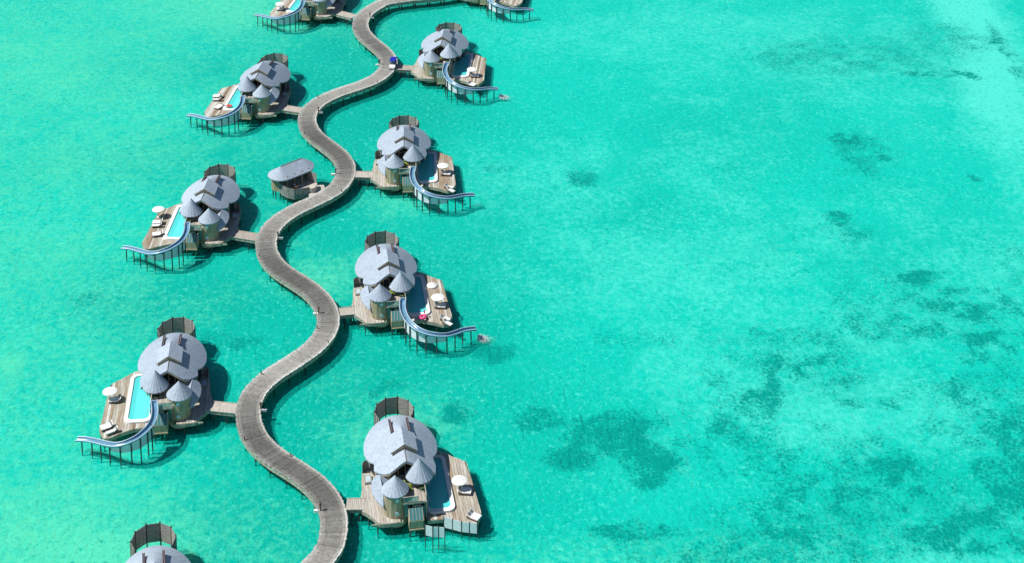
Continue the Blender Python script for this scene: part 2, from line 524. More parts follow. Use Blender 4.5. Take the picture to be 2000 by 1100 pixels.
    t.links.new(geo.outputs['Position'], nb.inputs['Vector'])
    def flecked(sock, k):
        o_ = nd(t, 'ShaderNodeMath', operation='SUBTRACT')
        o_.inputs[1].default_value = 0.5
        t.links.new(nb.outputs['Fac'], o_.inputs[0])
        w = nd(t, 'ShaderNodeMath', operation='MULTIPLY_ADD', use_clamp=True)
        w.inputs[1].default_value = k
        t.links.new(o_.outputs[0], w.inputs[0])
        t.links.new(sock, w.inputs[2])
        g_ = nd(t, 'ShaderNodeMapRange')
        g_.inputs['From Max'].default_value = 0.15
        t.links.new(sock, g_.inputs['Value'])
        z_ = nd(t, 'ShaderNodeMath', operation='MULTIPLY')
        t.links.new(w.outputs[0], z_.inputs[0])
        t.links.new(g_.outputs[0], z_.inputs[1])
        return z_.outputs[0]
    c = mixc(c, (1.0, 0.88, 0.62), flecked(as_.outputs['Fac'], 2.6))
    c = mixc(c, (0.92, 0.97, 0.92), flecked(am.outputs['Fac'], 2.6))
    nl = nd(t, 'ShaderNodeTexNoise')
    nl.inputs['Scale'].default_value = 0.06
    nl.inputs['Detail'].default_value = 3
    t.links.new(geo.outputs['Position'], nl.inputs['Vector'])
    lr = nd(t, 'ShaderNodeMapRange')
    lr.inputs['From Min'].default_value = 0.33
    lr.inputs['From Max'].default_value = 0.65
    lr.inputs['To Min'].default_value = 0.35
    lr.inputs['To Max'].default_value = 0.95
    t.links.new(nl.outputs['Fac'], lr.inputs['Value'])
    def band(lo, hi, flip=False):
        if flip:
            lo, hi = hi, lo
        q = nd(t, 'ShaderNodeMapRange', interpolation_type='SMOOTHSTEP')
        q.inputs['From Min'].default_value = lo
        q.inputs['From Max'].default_value = hi
        if flip:
            q.inputs['To Min'].default_value, q.inputs['To Max'].default_value = 1.0, 0.0
        t.links.new(n.outputs['Fac'], q.inputs['Value'])
        w = nd(t, 'ShaderNodeMath', operation='MULTIPLY')
        t.links.new(q.outputs[0], w.inputs[0])
        t.links.new(lr.outputs[0], w.inputs[1])
        return w.outputs[0]
    c = mixc(c, (0.0, 0.40, 0.35), band(0.47, 0.30, True))        # weedy specks
    c = mixc(c, (1.0, 1.0, 0.93), band(0.52, 0.72))         # light flecks of the caustic net, painted into the bed colour
    n3 = nd(t, 'ShaderNodeTexNoise')
    n3.inputs['Scale'].default_value = 1.6
    n3.inputs['Detail'].default_value = 5
    n3.inputs['Roughness'].default_value = 0.68
    n3.inputs['Distortion'].default_value = 0.4
    t.links.new(geo.outputs['Position'], n3.inputs['Vector'])
    sb = nd(t, 'ShaderNodeMath', operation='SUBTRACT')
    sb.inputs[1].default_value = 0.5
    t.links.new(n3.outputs['Fac'], sb.inputs[0])
    ma = nd(t, 'ShaderNodeMath', operation='MULTIPLY_ADD')
    ma.inputs[1].default_value = 3.4
    t.links.new(sb.outputs[0], ma.inputs[0])
    t.links.new(ag.outputs['Fac'], ma.inputs[2])
    mr = nd(t, 'ShaderNodeMapRange', interpolation_type='SMOOTHSTEP')
    mr.inputs['From Min'].default_value = 0.16
    mr.inputs['From Max'].default_value = 1.05
    t.links.new(ma.outputs[0], mr.inputs['Value'])
    gate = nd(t, 'ShaderNodeMapRange', interpolation_type='SMOOTHSTEP')
    gate.inputs['From Min'].default_value = 0.02
    gate.inputs['From Max'].default_value = 0.34
    t.links.new(ag.outputs['Fac'], gate.inputs['Value'])
    gm = nd(t, 'ShaderNodeMath', operation='MULTIPLY')
    t.links.new(mr.outputs[0], gm.inputs[0])
    t.links.new(gate.outputs[0], gm.inputs[1])
    c = mixc(c, (0.0, 0.26, 0.235), gm.outputs[0])
    t.links.new(c, p.inputs['Base Color'])
    p.inputs['Roughness'].default_value = 0.9
    p.inputs['Specular IOR Level'].default_value = 0.0
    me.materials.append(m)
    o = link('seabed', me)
    tag(o, kind='structure')
    mb = MB()
    mb.quad([(-4000, -4000, -1.3), (4000, -4000, -1.3), (4000, 6000, -1.3), (-4000, 6000, -1.3)])
    far = plain('far_sand', (0.40, 0.66, 0.58), 0.9, noise=0.15, scale=0.02, spec=0.0)
    tag(link('outer_seabed', mb.mesh('outer_seabed', far)), kind='structure')

def build_sea():
    mb = MB()
    mb.quad([(-4000, -4000, 0), (4000, -4000, 0), (4000, 6000, 0), (-4000, 6000, 0)])
    m, t, p = new_mat('sea_water')
    t.nodes.remove(p)
    out = t.nodes['Material Output']
    geo = nd(t, 'ShaderNodeNewGeometry')
    mp = nd(t, 'ShaderNodeMapping')
    mp.inputs['Rotation'].default_value = (0, 0, R(35))
    mp.inputs['Scale'].default_value = (1.0, 0.55, 1.0)
    t.links.new(geo.outputs['Position'], mp.inputs[0])
    # wind ripples: sharp-crested small waves over a gentler chop
    n1 = nd(t, 'ShaderNodeTexNoise', noise_type='RIDGED_MULTIFRACTAL')
    n1.inputs['Scale'].default_value = 0.62
    n1.inputs['Detail'].default_value = 3
    n1.inputs['Roughness'].default_value = 0.62
    n1.inputs['Lacunarity'].default_value = 2.2
    n1.inputs['Distortion'].default_value = 0.9
    t.links.new(mp.outputs[0], n1.inputs['Vector'])
    n2 = nd(t, 'ShaderNodeTexNoise')
    n2.inputs['Scale'].default_value = 1.1
    n2.inputs['Detail'].default_value = 3
    n2.inputs['Roughness'].default_value = 0.7
    t.links.new(mp.outputs[0], n2.inputs['Vector'])
    hs = nd(t, 'ShaderNodeMath', operation='MULTIPLY_ADD')
    hs.inputs[1].default_value = 0.45
    t.links.new(n1.outputs['Fac'], hs.inputs[0])
    t.links.new(n2.outputs['Fac'], hs.inputs[2])
    b = nd(t, 'ShaderNodeBump')
    b.inputs['Strength'].default_value = 1.0
    b.inputs['Distance'].default_value = 0.72
    t.links.new(hs.outputs[0], b.inputs['Height'])
    tr = nd(t, 'ShaderNodeBsdfTransparent')
    tr.inputs[0].default_value = (0.40, 0.97, 0.925, 1)
    df = nd(t, 'ShaderNodeBsdfDiffuse')
    df.inputs[0].default_value = (0.003, 0.555, 0.455, 1)
    t.links.new(b.outputs[0], df.inputs['Normal'])
    m1 = nd(t, 'ShaderNodeMixShader')
    m1.inputs[0].default_value = 0.33
    t.links.new(tr.outputs[0], m1.inputs[1])
    t.links.new(df.outputs[0], m1.inputs[2])
    gl = nd(t, 'ShaderNodeBsdfGlossy')
    gl.inputs['Roughness'].default_value = 0.3
    fr = nd(t, 'ShaderNodeFresnel')
    fr.inputs[0].default_value = 1.2
    m2 = nd(t, 'ShaderNodeMixShader')
    t.links.new(fr.outputs[0], m2.inputs[0])
    t.links.new(m1.outputs[0], m2.inputs[1])
    t.links.new(gl.outputs[0], m2.inputs[2])
    t.links.new(m2.outputs[0], out.inputs[0])
    tag(link('sea', mb.mesh('sea', m)), kind='structure')

build_seabed()
build_sea()

# ------------------------------------------------------------------ winding jetty
PATH = [(-11, 439.5), (-15, 436.5), (-20, 434.3), (-24, 433.2), (-28, 432.2), (-31.5, 430.9)] + [tuple(p) for p in [[-34.13, 429.42], [-35.8, 426.93], [-37.25, 424.3], [-38.29, 421.49], [-38.85, 418.55], [-38.9, 415.55], [-38.46, 412.59], [-37.58, 409.73], [-36.35, 406.99], [-34.89, 404.37], [-33.36, 401.79], [-31.92, 399.16], [-30.77, 396.39], [-30.08, 393.48], [-29.99, 390.49], [-30.54, 387.55], [-31.69, 384.78], [-33.35, 382.29], [-35.43, 380.13], [-37.74, 378.23], [-40.07, 376.34], [-42.23, 374.26], [-44.07, 371.9], [-45.46, 369.24], [-46.25, 366.35], [-46.44, 363.36], [-46.07, 360.39], [-45.2, 357.52], [-43.89, 354.83], [-42.25, 352.32], [-40.45, 349.91], [-38.69, 347.48], [-37.16, 344.91], [-36.01, 342.14], [-35.37, 339.22], [-35.3, 336.22], [-35.8, 333.27], [-36.89, 330.49], [-38.52, 327.98], [-40.53, 325.75], [-42.66, 323.64], [-44.66, 321.4], [-46.35, 318.93], [-47.58, 316.2], [-48.26, 313.29], [-48.36, 310.29], [-47.92, 307.33], [-46.99, 304.48], [-45.6, 301.83], [-43.81, 299.42], [-41.75, 297.24], [-39.63, 295.12], [-37.63, 292.89], [-35.9, 290.43], [-34.54, 287.76], [-33.62, 284.91], [-33.24, 281.94], [-33.49, 278.96], [-34.38, 276.1], [-35.78, 273.46], [-37.53, 271.02], [-39.43, 268.7], [-41.27, 266.33], [-42.76, 263.74], [-43.69, 260.89], [-43.96, 257.91], [-43.61, 254.94], [-42.77, 252.07], [-41.48, 249.36], [-39.76, 246.91], [-37.69, 244.74], [-35.42, 242.77], [-33.15, 240.82], [-31.05, 238.68], [-29.27, 236.27], [-27.91, 233.59], [-27.07, 230.72], [-26.77, 227.74], [-26.93, 224.74]]] + [(-27.9, 221.9), (-29.6, 219.4), (-31.9, 217.4), (-34.3, 215.6), (-36.3, 213.5)]

def catmull(P, n=8):
    out = []
    P = [Vector(p) for p in P]
    for i in range(len(P) - 1):
        a, b, c, d = P[max(i - 1, 0)], P[i], P[i + 1], P[min(i + 2, len(P) - 1)]
        for k in range(n):
            s = k / n
            out.append(0.5 * ((2 * b) + (c - a) * s + (2 * a - 5 * b + 4 * c - d) * s * s + (3 * b - a - 3 * c + d) * s ** 3))
    out.append(P[-1])
    return out

def resample(P, ds):
    out = [P[0]]
    acc = 0
    for a, b in zip(P, P[1:]):
        L = (b - a).length
        while acc + L >= ds:
            f = (ds - acc) / L
            a = a + (b - a) * f
            out.append(a)
            L = (b - a).length
            acc = 0
        acc += L
    return out

DZ = 2.1
LINE = resample(catmull(PATH), 0.32)

def frame_at(P, i):
    d = (P[min(i + 1, len(P) - 1)] - P[max(i - 1, 0)]).normalized()
    return d, Vector((-d.y, d.x))

def build_jetty():
    root = bpy.data.objects.new('jetty', None)
    COL.objects.link(root)
    root.location = (PATH[0][0], PATH[0][1], 0)
    tag(root, 'long grey boardwalk winding in S-bends between the villas', 'boardwalk')
    off = Vector((PATH[0][0], PATH[0][1], 0))
    mb = MB()
    HW = 2.02
    rnd = random.Random(3)
    wear = 0.5
    for i in range(len(LINE) - 1):
        d, n = frame_at(LINE, i)
        d2, n2 = frame_at(LINE, i + 1)
        a, b = LINE[i], LINE[i + 1]
        b = a + (b - a) * 0.972
        wear += (rnd.random() - .5) * 0.12
        wear = min(0.75, max(0.3, wear))
        # stretches running away to the left: shading away from the sun painted darker
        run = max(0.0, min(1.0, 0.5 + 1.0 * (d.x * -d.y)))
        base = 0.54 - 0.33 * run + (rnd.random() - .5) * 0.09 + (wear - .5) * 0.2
        if rnd.random() < 0.03:
            base += rnd.choice((-0.1, 0.12))
        e1, e2 = HW + rnd.uniform(-.03, .14), HW + rnd.uniform(-.03, .14)
        cuts = [-e1, -1.78, -1.3, 0.0, 1.3, 1.78, e2]
        lift = [0.13, 0.03, 0.0, 0.0, 0.0, 0.03, 0.13]
        dz0, dz1 = 0.015, 0.0
        for k in range(6):
            c = (k + 0.5) / 6
            edge = (0, 5)
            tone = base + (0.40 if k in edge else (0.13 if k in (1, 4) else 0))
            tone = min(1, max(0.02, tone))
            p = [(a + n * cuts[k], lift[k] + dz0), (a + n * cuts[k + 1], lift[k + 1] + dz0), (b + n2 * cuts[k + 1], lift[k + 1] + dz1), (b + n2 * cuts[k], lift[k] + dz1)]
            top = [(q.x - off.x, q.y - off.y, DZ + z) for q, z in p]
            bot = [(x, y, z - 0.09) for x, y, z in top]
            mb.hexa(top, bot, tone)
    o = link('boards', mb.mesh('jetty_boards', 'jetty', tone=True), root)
    o['kind'] = 'stuff'
    o['label'] = 'grey cross boards with paler bleached ends'
    for s in (-1, 1):
        mb = MB()
        prev = None
        for i in range(0, len(LINE), 3):
            d, n = frame_at(LINE, i)
            ring = []
            for (w, z) in ((1.78, 1.30), (1.98, 1.30), (1.98, 2.0), (1.78, 2.0)):
                q = LINE[i] + n * s * w - off.to_2d()
                ring.append((q.x, q.y, z))
            if prev:
                for k in range(4):
                    mb.quad([prev[k], prev[(k + 1) % 4], ring[(k + 1) % 4], ring[k]])
            prev = ring
        link('edge_beam', mb.mesh('edge_beam', 'fascia'), root)
    mb = MB()
    mb.tube([(0, 0, -2.2), (0, 0, 1.95)], 0.16, 8)
    pile = mb.mesh('pile', 'pile')
    for i in range(4, len(LINE) - 4, 12):
        d, n = frame_at(LINE, i)
        for s in (-1, 1):
            q = LINE[i] + n * s * 1.3 - off.to_2d()
            o = link('pile', pile, root)
            o.location = (q.x, q.y, 0)

build_jetty()

# ------------------------------------------------------------------ villa (drawn once, mirrored for the left side)
def rounded_rect(u0, u1, v0, v1, r, n=6):
    pts = []
    for (cx, cy, a0) in ((u1 - r, v1 - r, 0), (u0 + r, v1 - r, 90), (u0 + r, v0 + r, 180), (u1 - r, v0 + r, 270)):
        for k in range(n + 1):
            a = R(a0 + 90 * k / n)
            pts.append((cx + r * math.cos(a), cy + r * math.sin(a)))
    return pts

def strip_spans(poly, u):
    """v-intervals of a polygon on the line u = const"""
    vs = []
    for (x0, y0), (x1, y1) in zip(poly, poly[1:] + poly[:1]):
        if (x0 <= u) != (x1 <= u):
            vs.append(y0 + (y1 - y0) * (u - x0) / (x1 - x0))
    vs.sort()
    return list(zip(vs[::2], vs[1::2]))

def cut(spans, hole):
    out = []
    for a, b in spans:
        h = [q for q in hole if q[1] > a and q[0] < b]
        cur = a
        for (c, d) in h:
            if c > cur: out.append((cur, c))
            cur = d
        if cur < b: out.append((cur, b))
    return out

def boards_for(poly, hole, width, z, thick=0.08, gap=0.035, seed=1):
    us = [p[0] for p in poly]
    u = min(us)
    meshes = []
    rnd = random.Random(seed)
    while u < max(us) - 0.05:
        w = width * rnd.uniform(0.85, 1.15)
        a, b = u + gap / 2, min(u + w - gap / 2, max(us) - 0.01)
        s0 = cut(strip_spans(poly, a + 1e-3), strip_spans(hole, a + 1e-3) if hole else [])
        s1 = cut(strip_spans(poly, b - 1e-3), strip_spans(hole, b - 1e-3) if hole else [])
        if len(s0) != len(s1):
            sm = cut(strip_spans(poly, (a + b) / 2), strip_spans(hole, (a + b) / 2) if hole else [])
            s0 = s1 = sm
        for (p, q), (r_, s_) in zip(s0, s1):
            if q - p < 0.2 and s_ - r_ < 0.2: continue
            mb = MB()
            dz = rnd.uniform(-.012, .012)
            top = [(a, p, z + dz), (b, r_, z + dz), (b, s_, z + dz), (a, q, z + dz)]
            mb.hexa(top, [(x, y, zz - thick) for x, y, zz in top])
            meshes.append(mb)
        u += w
    return meshes

def ridge_roof(outline, B, F, zr, slope, power=1.0, thick=0.22, m=10, back=1.0):
    """Shell over a curved outline, falling away from a ridge between two points."""
    mb = MB()
    B2, F2 = Vector(B), Vector(F)
    ab = F2 - B2
    L2 = ab.length_squared
    rows = []
    for p in outline:
        p = Vector(p)
        t = max(0, min(1, (p - B2).dot(ab) / L2))
        q = B2 + ab * t
        row = []
        for k in range(m + 1):
            s = k / m
            x = q + (p - q) * s
            e = p - q
            if t <= 0:
                along = e.dot(ab.normalized())
                dd = math.sqrt(max(0, e.length_squared - along ** 2) + (along * back) ** 2) * s
            else:
                dd = e.length * s
            row.append((x.x, x.y, zr - slope * dd ** power))
        rows.append(row)
    n = len(rows)
    for i in range(n):
        a, b = rows[i], rows[(i + 1) % n]
        for k in range(m):
            pts = [a[k], a[k + 1], b[k + 1], b[k]]
            if (Vector(a[k]) - Vector(b[k])).length < 1e-6:
                pts = [a[k], a[k + 1], b[k + 1]]
            mb.quad(pts)
            low = [(x, y, z - thick) for x, y, z in pts][::-1]
            mb.quad(low)
        e0, e1 = a[m], b[m]
        mb.quad([e0, (e0[0], e0[1], e0[2] - thick), (e1[0], e1[1], e1[2] - thick), e1])
    return mb

def roof_z(u, v, zr=8.6, slope=0.478, vb=0.9, vf=-7.45, back=0.64):
    dv = (v - vb) * back if v > vb else (vf - v if v < vf else 0.0)
    return zr - slope * math.hypot(u, dv) ** 1.2

def cone(c, r, z0, h, n=40):
    mb = MB()
    rr = random.Random(5)
    prof = [(r * 0.97, z0 - 0.22), (r, z0 - 0.02), (r * 0.8, z0 + h * 0.19), (r * 0.55, z0 + h * 0.43), (r * 0.28, z0 + h * 0.70), (r * 0.09, z0 + h * 0.90), (0.02, z0 + h)]
    i0 = 0
    m = len(prof)
    for k in range(n):
        a = 2 * math.pi * k / n
        w = 1 + (0.012 if k % 2 else -0.012) + rr.uniform(-.008, .008)
        for (q, z) in prof:
            mb.v.append((c[0] + q * w * math.cos(a), c[1] + q * w * math.sin(a), z))
    for k in range(n):
        a, b = k * m, ((k + 1) % n) * m
        for j in range(m - 1):
            mb.f.append((a + j, b + j, b + j + 1, a + j + 1))
            mb.tone.append(0)
    # soffit
    mb.v.append((c[0], c[1], z0 + h * 0.35))
    top = len(mb.v) - 1
    for k in range(n):
        mb.f.append((k * m, top, ((k + 1) % n) * m))
        mb.tone.append(0)
    return mb

def wall_ring(poly, z0, z1, closed=True):
    mb = MB()
    n = len(poly)
    for i in range(n if closed else n - 1):
        a, b = poly[i], poly[(i + 1) % n]
        mb.quad([(a[0], a[1], z0), (b[0], b[1], z0), (b[0], b[1], z1), (a[0], a[1], z1)])
    return mb

def ellipse(cx, cy, a, b, n=48):
    return [(cx + a * math.cos(2 * math.pi * k / n), cy + b * math.sin(2 * math.pi * k / n)) for k in range(n)]

POOL_IN = rounded_rect(3.0, 6.42, -11.05, 0.95, 0.8)
POOL_OUT = rounded_rect(2.6, 7.05, -11.85, 1.5, 1.2)
DECK = [(5.0, 3.0), (6.5, 2.7), (10.3, -0.6), (10.5, -5.0), (10.62, -9.0), (10.8, -12.6), (9.75, -15.1), (9.0, -15.1), (7.0, -13.9), (5.2, -13.1), (2.6, -13.0), (2.6, -4.0), (4.4, -1.0), (5.0, 1.0)]
ENTRY = [(-5.2, 0.8), (-6.1, 0.5), (-6.45, -2.0), (-6.65, -5.6), (-7.0, -6.2), (-7.0, -9.2), (-6.3, -9.9), (-5.4, -11.2), (-4.75, -12.5), (-3.2, -12.7), (-1.2, -12.6), (-1.0, -6.0), (-3.4, -5.0)]

def make_villa():
    K = Kit()
    # --- platforms
    fr = MB()
    for poly in (DECK, ENTRY):
        n = len(poly)
        for i in range(n):
            a, b = Vector(poly[i]), Vector(poly[(i + 1) % n])
            mid = (a + b) / 2
            d = b - a
            fr.box((mid.x, mid.y, 1.74), (d.length + 0.05, 0.12, 0.54), rz=math.atan2(d.y, d.x))
    for v in (-12.3, -9, -6, -3, 0):
        fr.box((8.6, v, 1.72), (3.2, 0.2, 0.3))
        fr.box((-3.9, v, 1.72), (4.0, 0.2, 0.3))
    deck = K.add('deck', fr.mesh('deck_frame', 'fascia'))
    for i, mb in enumerate(boards_for(DECK, POOL_OUT, 0.46, DZ, seed=2)):
        K.add('deck_board', mb.mesh('deck_board', 'deck'), deck)
    entry = K.add('entry_deck', boards_for([(-3, -7), (-1.2, -7), (-1.2, -12), (-3, -12)], None, 5, 2.0)[0].mesh('entry_base', 'fascia'))
    for mb in boards_for(ENTRY, None, 0.5, DZ, seed=4):
        K.add('deck_board', mb.mesh('entry_board', 'entry_deck'), entry)
    # --- house body
    mb = MB()
    mb.prism(ellipse(0, 1.2, 5.45, 6.6), 1.45, 2.05)
    K.add('house_floor', mb.mesh('house_floor', 'fascia'))
    mb = wall_ring(ellipse(0, 1.1, 4.85, 6.2, 36), 2.0, 4.75)
    hw = K.add('house_wall', mb.mesh('house_wall', 'plank_wall'))
    for k, ang in enumerate((-62, -40, -18, 4, 26, 154, 176, 198, 222)):
        a = R(ang)
        w = MB()
        x, y = 4.99 * math.cos(a), 1.1 + 6.24 * math.sin(a)
        w.box((x, y, 3.5), (0.08, 1.5, 2.2), rz=math.atan2(6.24 ** -1 * math.sin(a) * 6.24 / 6.24, math.cos(a) / 4.99))
        K.add('window', w.mesh('window', 'dark_glass'), hw)
    # --- main roof
    out = []
    for k in range(0, 41):                          # right shoulder, round the back, to the left shoulder
        a = R(-38 + (218 + 38) * k / 40)
        out.append((5.82 * math.cos(a), 1.2 + 7.15 * math.sin(a)))
    left = [(-4.75, -4.7), (-4.2, -5.9), (-3.6, -6.9), (-3.1, -7.5), (-2.5, -7.9), (-1.7, -7.85), (-0.9, -7.65), (0, -7.5), (0.9, -7.55), (2.2, -7.65), (3.3, -7.55), (4.5, -7.35), (4.7, -6.2), (4.85, -4.9)]
    out = out + left
    mb = ridge_roof(out, (0, 0.9), (0, -7.45), 8.6, 0.478, power=1.2, back=0.64)
    roof = K.add('roof', mb.mesh('main_roof', 'shingle'))
    # ridge cap and front fascia
    rc = MB()
    rc.tube([(0, -7.5, 8.6), (0, -4.3, 8.62)], 0.08, 8)
    K.add('ridge_cap', rc.mesh('ridge_cap', 'shingle_edge'), roof)
    fa = MB()
    lip = left[2:12]
    for p, q in zip(lip, lip[1:]):
        za, zb = roof_z(*p) - 0.24, roof_z(*q) - 0.24
        fa.hexa([(p[0], p[1] + 0.04, za), (q[0], q[1] + 0.04, zb), (q[0], q[1] + 0.14, zb), (p[0], p[1] + 0.14, za)],
                [(p[0], p[1] + 0.04, za - 0.28), (q[0], q[1] + 0.04, zb - 0.28), (q[0], q[1] + 0.14, zb - 0.28), (p[0], p[1] + 0.14, za - 0.28)])
    K.add('fascia_board', fa.mesh('front_fascia', 'tan_wood'), roof)
    # rails on which the roof opens
    for s in (-1.4, 1.4):
        rl = MB()
        ra_, rb_ = (0.1, 8.28), (4.15, 7.72)
        def bar(u0, u1, lo, hi):
            top = [(u0, ra_[0], ra_[1] + hi), (u1, ra_[0], ra_[1] + hi), (u1, rb_[0], rb_[1] + hi), (u0, rb_[0], rb_[1] + hi)]
            return top, [(x, y, z - hi + lo) for x, y, z in top]
        for e in (-0.13, 0.13):
            rl.hexa(*bar(s + e - .055, s + e + .055, -.17, .17))
        for v in (0.6, 1.8, 3.0, 4.0):
            z, zr_ = roof_z(s, v), ra_[1] + (rb_[1] - ra_[1]) * (v - ra_[0]) / (rb_[0] - ra_[0]) - .1
            rl.box((s, v, (zr_ + z) / 2), (0.15, 0.16, zr_ - z + 0.2))
        ri = K.add('roof_rail', rl.mesh('roof_rail', 'rail_red'), roof)
        st = MB()
        st.hexa(*bar(s - .06, s + .06, -.1, .08))
        K.add('track', st.mesh('track', 'steel'), ri)
    # raised sliding roof piece
    dm = MB()
    v0, v1, hwid, ze, zt = -4.7, -0.5, 2.1, 8.15, 9.5
    for s in (-1, 1):
        top = [(0, v0, zt), (s * hwid, v0, ze), (s * hwid, v1, ze), (0, v1, zt)]
        dm.hexa(top, [(x, y, z - 0.13) for x, y, z in top])
    dorm = K.add('raised_roof', dm.mesh('raised_roof', 'shingle'))
    gw = MB()
    for s in (-1, 1):
        gw.hexa([(0, v0 + .12, zt - .14), (s * 1.85, v0 + .12, ze - .02), (s * 1.85, v0 + .22, ze - .02), (0, v0 + .22, zt - .14)],
                [(0, v0 + .12, 8.35), (s * 1.85, v0 + .12, 7.1), (s * 1.85, v0 + .22, 7.1), (0, v0 + .22, 8.35)])
        gw.box((s * 1.8, (v0 + v1) / 2, 7.5), (0.1, v1 - v0 - 0.3, 1.3))
    for s in (-1, 1):
        gw.hexa([(0, v1 - .2, zt - .15), (s * 1.8, v1 - .2, ze + .1), (s * 1.8, v1 - .1, ze + .1), (0, v1 - .1, zt - .15)], [(0, v1 - .2, 8.2), (s * 1.8, v1 - .2, 7.0), (s * 1.8, v1 - .1, 7.0), (0, v1 - .1, 8.2)])
    K.add('gable_wall', gw.mesh('gable_wall', 'tan_wood'), dorm)
    bb = MB()
    for s in (-1, 1):
        bb.hexa([(0, v0 - .07, zt + .02), (s * (hwid + .03), v0 - .07, ze + .02), (s * (hwid + .03), v0 - .005, ze + .02), (0, v0 - .005, zt + .02)],
                [(0, v0 - .07, zt - .2), (s * (hwid + .03), v0 - .07, ze - .2), (s * (hwid + .03), v0 - .005, ze - .2), (0, v0 - .005, zt - .2)])
    K.add('bargeboard', bb.mesh('bargeboard', 'entry_deck'), dorm)
    # --- glazed front below the notch
    gf = MB()
    gf.box((0.0, -5.6, 5.4), (4.6, 0.1, 2.2))
    gi = K.add('glass_front', gf.mesh('glass_front', 'dark_glass'))
    for x in (-2.1, -1.05, 0, 1.05, 2.1):
        b = MB()
        b.box((x, -5.68, 5.4), (0.1, 0.06, 2.2))
        K.add('mullion', b.mesh('mullion', 'tan_wood'), gi)
    # --- entrance canopy (leaf shaped)
    mb = MB()
    eave = [(-4.5, -5.5, 5.25), (-5.25, -6.4, 5.0), (-5.5, -7.6, 4.85), (-5.4, -8.8, 4.65), (-5.0, -9.9, 4.4), (-4.5, -10.7, 4.2), (-4.0, -11.3, 4.0), (-3.55, -10.6, 4.4), (-3.1, -9.4, 4.9), (-2.7, -8.0, 5.3), (-2.9, -6.6, 5.6)]
    rid = [(-4.0, -6.5, 5.95), (-4.0, -6.9, 6.1), (-4.0, -7.5, 6.1), (-3.95, -8.2, 5.95), (-3.9, -9.0, 5.7), (-3.85, -9.8, 5.35), (-3.9, -10.6, 4.8), (-3.8, -9.8, 5.36), (-3.8, -8.8, 5.75), (-3.9, -7.6, 6.1), (-4.0, -6.8, 6.08)]
    n = len(eave)
    for i in range(n):
        j = (i + 1) % n
        mb.quad([eave[i], eave[j], rid[j], rid[i]])
        e0, e1 = eave[i], eave[j]
        mb.quad([e0, (e0[0], e0[1], e0[2] - .2), (e1[0], e1[1], e1[2] - .2), e1])
        mb.quad([(e0[0], e0[1], e0[2] - .2), (-4, -8, 4.9), (e1[0], e1[1], e1[2] - .2)])
    K.add('entrance_roof', mb.mesh('entrance_roof', 'shingle'))
    # --- tower
    tc = (-2.05, -10.15)
    mb = MB()
    n = 14
    pts = [(tc[0] + 1.82 * math.cos(2 * math.pi * (k + .5) / n), tc[1] + 1.82 * math.sin(2 * math.pi * (k + .5) / n)) for k in range(n)]
    for k in range(n):
        a, b = pts[k], pts[(k + 1) % n]
        for q in range(3):                                   # vertical planks, slightly uneven
            x0, y0 = a[0] + (b[0] - a[0]) * q / 3, a[1] + (b[1] - a[1]) * q / 3
            x1, y1 = a[0] + (b[0] - a[0]) * (q + .93) / 3, a[1] + (b[1] - a[1]) * (q + .93) / 3
            s = 1 + random.uniform(0, .012)
            f = lambda x, y, s: (tc[0] + (x - tc[0]) * s, tc[1] + (y - tc[1]) * s)
            o0, o1, i0, i1 = f(x0, y0, s), f(x1, y1, s), f(x0, y0, .95), f(x1, y1, .95)
            mb.prism([o0, o1, i1, i0], 0.65, 6.15)
    tw = K.add('tower', mb.mesh('tower', 'plank_wall'))
    K.add('tower_roof', cone(tc, 2.1, 6.0, 2.35).mesh('tower_roof', 'shingle'))
    for z in (3.0, 5.25):
        pw = MB()
        fu = Vector((0.03, -1))
        pw.tube([(tc[0] + .12, tc[1] - 1.76, z), (tc[0] + .12, tc[1] - 1.9, z)], 0.30, 16)
        ph = K.add('porthole', pw.mesh('porthole', 'porthole'), tw)
    # --- pavilion over the upper terrace
    pc = (1.95, -7.75)
    K.add('pavilion_roof', cone(pc, 2.14, 6.15, 2.9).mesh('pavilion_roof', 'shingle'))
    for k in range(6):
        a = R(30 + 60 * k)
        b = MB()
        b.tube([(pc[0] + 1.6 * math.cos(a), pc[1] + 1.6 * math.sin(a), 4.9), (pc[0] + 1.6 * math.cos(a), pc[1] + 1.6 * math.sin(a), 6.2)], 0.09, 8)
        K.add('post', b.mesh('pavilion_post', 'tan_wood'))
    b = MB()
    b.lathe([(0.0, 4.9), (1.35, 4.9), (1.35, 5.3), (1.05, 5.3), (1.05, 5.0), (0, 5.0)], (pc[0], pc[1], 0), 20)
    K.add('round_seat', b.mesh('round_seat', 'cushion'))
    # --- terrace block
    mb = MB()
    mb.box((0.76, -8.0, 3.0), (3.52, 6.0, 3.2))
    tb = K.add('terrace_block', mb.mesh('terrace_block', 'plank_wall'))
    for (x, w) in ((-0.45, 0.7), (0.6, 1.0), (1.8, 1.0)):
        b = MB()
        b.box((x, -11.03, 3.55), (w, 0.08, 1.5))
        K.add('window', b.mesh('terrace_window', 'dark_glass'), tb)
    mb = MB()
    mb.box((0.76, -8.7, 4.72), (3.66, 7.3, 0.24))
    ts = K.add('terrace', mb.mesh('terrace_slab', 'fascia'))
    for mb in boards_for([(-1.05, -12.3), (2.57, -12.3), (2.57, -5.1), (-1.05, -5.1)], None, 0.5, 4.93, 0.06, seed=9):
        K.add('deck_board', mb.mesh('terrace_board', 'entry_deck'), ts)
    rl = MB()
    for x in (-0.95, 0.1, 1.2):
        rl.box((x, -12.22, 5.38), (0.08, 0.08, 0.9))
    rl.box((0.12, -12.22, 5.86), (2.3, 0.12, 0.08))
    for v in (-12.2, -10.8, -9.6):
        rl.box((2.5, v, 5.38), (0.08, 0.08, 0.9))
    rl.box((2.5, -10.9, 5.86), (0.12, 2.7, 0.08))
